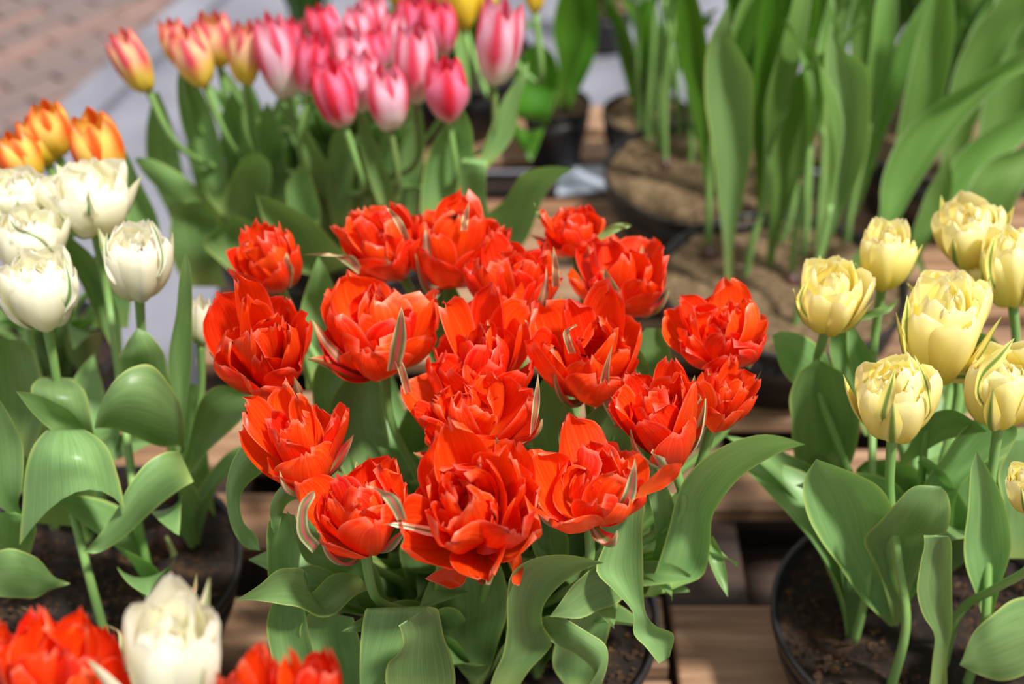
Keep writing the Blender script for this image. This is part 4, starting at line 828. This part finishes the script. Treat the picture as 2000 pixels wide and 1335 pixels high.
# fuller leaves of the pink and white pots
def more(e, sts, mat=None):
    for i, st in enumerate(sts): tleaf(e, st, mat or M_LEAF, seed=i+5)
pinks = [o for o in COL.objects if o.name.startswith('pink_tulip')]
more(pinks[1], [[(420,420,450,420,1.62),(385,330,440,330,1.62,.012),(355,240,420,240,1.62,.014),(345,170,390,170,1.62,.01),(355,120,357,120,1.62)]])
more(pinks[3], [[(450,420,480,420,1.64),(440,330,490,330,1.64,.012),(430,240,490,240,1.64,.012),(450,180,455,180,1.64)], [(395,440,430,440,1.66),(380,360,430,350,1.66,.01),(365,290,420,280,1.66,.01),(375,240,378,240,1.66)]])
more(pinks[4], [[(520,420,560,420,1.62),(505,340,560,340,1.62,.012),(500,260,550,260,1.62,.012),(520,200,524,200,1.62)], [(480,420,500,420,1.6),(470,320,510,320,1.6,.01),(470,220,500,220,1.6,.01),(485,170,487,170,1.6)]])
more(pinks[9], [[(650,440,680,440,1.58),(640,360,690,360,1.58,.01),(645,280,690,280,1.58,.01),(668,235,670,235,1.58)]])
more(pinks[13], [[(780,440,810,440,1.6),(775,360,820,360,1.6,.01),(785,280,830,280,1.6,.01),(820,215,824,215,1.6)]])
# pale sheet across the gap between the pallets
q_ = [PZ(x, y, .001) for x, y in ((1088, 383), (1206, 370), (1186, 325), (1090, 330))]
vs_ = [tuple(p) for p in q_]+[(p[0], p[1], .004) for p in q_]
o = mesh('plastic_sheet', vs_, [(0, 3, 2, 1), (4, 5, 6, 7), (0, 1, 5, 4), (1, 2, 6, 5), (2, 3, 7, 6), (3, 0, 4, 7)], NT('pale_plastic').finish(srgb(176, 184, 200), .35), None, smooth=False)
tag(o, 'pale blue-grey sheet lying on the boards left of the large gritty bowl', 'sheet')
# guard petals that the photo shows hugging or leaving the blooms; the last number is how far before the stem they lie
whites = [o for o in COL.objects if o.name.startswith('white_double_tulip')]; yellows = [o for o in COL.objects if o.name.startswith('yellow_double_tulip')]
def gp(e, pts, mat, nm='guard_petal'):
    loose(e, [p[:4]+(e['_fy']+p[4],) for p in pts], mat, nm)
gp(yellows[5], [(1737,843,1746,844,-.010),(1706,812,1744,822,-.034),(1718,777,1747,782,-.040),(1735,742,1749,746,-.038),(1748,719,1748,719,-.034)], M_SEPY)
gp(yellows[5], [(1795,830,1802,826,-.022),(1811,808,1820,802,-.026),(1808,768,1819,766,-.028),(1797,732,1811,735,-.026),(1786,692,1786,692,-.02)], M_SEPY)
gp(yellows[4], [(1800,722,1808,724,-.02),(1769,695,1782,702,-.02),(1762,645,1779,651,-.02),(1766,600,1778,602,-.015),(1772,575,1772,575,-.01)], M_SEPY)
gp(yellows[4], [(1822,726,1830,736,-.01),(1850,722,1855,746,-.02),(1885,721,1893,750,-.02),(1900,721,1905,738,-.018),(1914,724,1914,724,-.015)], M_SEPY)
gp(yellows[0], [(1668,620,1672,628,-.01),(1700,605,1705,621,-.01),(1735,594,1738,607,-.005),(1758,581,1758,581,.0)], M_LEAF)
gp(yellows[0], [(1590,638,1600,634,-.02),(1561,608,1575,602,-.022),(1558,575,1572,574,-.02),(1586,533,1586,533,-.01)], M_SEPY)
gp(yellows[3], [(1965,588,1972,588,-.01),(1932,562,1950,556,-.02),(1925,520,1943,518,-.022),(1932,480,1945,482,-.018),(1950,455,1950,455,-.01)], M_SEPY)
gp(yellows[6], [(1925,806,1935,800,-.02),(1903,768,1917,768,-.022),(1912,724,1928,736,-.022),(1945,686,1960,705,-.02),(1982,659,1982,659,-.01)], M_SEPY)
gp(whites[0], [(98,633,108,632,-.012),(118,592,146,586,-.022),(126,542,145,554,-.02),(124,499,124,499,-.01)], M_SEPW)
gp(whites[3], [(262,576,268,577,-.01),(226,556,247,553,-.024),(204,521,225,518,-.024),(202,487,212,487,-.02),(209,452,209,452,-.015)], M_SEPW)
gp(whites[3], [(305,540,312,540,-.02),(312,511,323,518,-.02),(309,487,321,490,-.018),(299,455,310,452,-.012),(291,432,291,432,-.01)], M_SEPW)
gp(whites[2], [(176,453,184,453,-.01),(164,420,184,420,-.04),(167,390,179,390,-.045),(172,371,172,371,-.045)], M_SEPW)
gp(whites[1], [(110,505,116,500,-.03),(70,470,82,462,-.04),(28,450,40,445,-.04),(20,432,22,432,-.04)], M_SEPW)
gp(rr(0), [(545,562,568,562,-.01),(546,535,574,530,-.028),(554,508,566,508,-.032),(560,492,560,492,-.03)], M_SEPR2)
gp(rr(3), [(795,480,805,475,-.02),(775,440,788,436,-.03),(760,415,768,412,-.03),(754,406,754,406,-.03)], M_SEPR2)
gp(rr(4), [(850,553,864,550,-.008),(827,512,848,506,-.036),(824,470,840,466,-.042),(831,445,831,445,-.04)], M_SEPR)
gp(rr(4), [(900,450,912,450,-.03),(903,425,915,425,-.03),(917,390,917,390,-.03)], M_SEPR2)
gp(rr(5), [(1078,560,1093,560,-.02),(1079,520,1092,522,-.026),(1081,480,1081,480,-.026)], M_SEPR2)
gp(rr(5), [(1034,622,1062,624,-.02),(1046,590,1072,586,-.036),(1061,550,1071,550,-.038),(1067,520,1067,520,-.036)], M_SEPR)
gp(rr(2), [(708,724,706,710,-.02),(660,708,672,690,-.03),(628,672,642,660,-.03),(609,622,609,622,-.02)], M_SEPR)
gp(rr(6), [(1052,430,1058,428,-.02),(1046,412,1052,410,-.02),(1042,393,1042,393,-.02)], M_LEAF)
gp(rr(8), [(1110,690,1125,690,-.03),(1100,650,1112,648,-.036),(1125,632,1128,636,-.036)], M_SEPR2)
gp(rr(10), [(1035,850,1045,840,-.03),(1040,790,1055,785,-.034),(1051,728,1051,728,-.03)], M_SEPR2)
gp(rr(10), [(850,870,880,870,-.03),(850,840,870,842,-.04),(855,823,857,823,-.042)], M_RED)
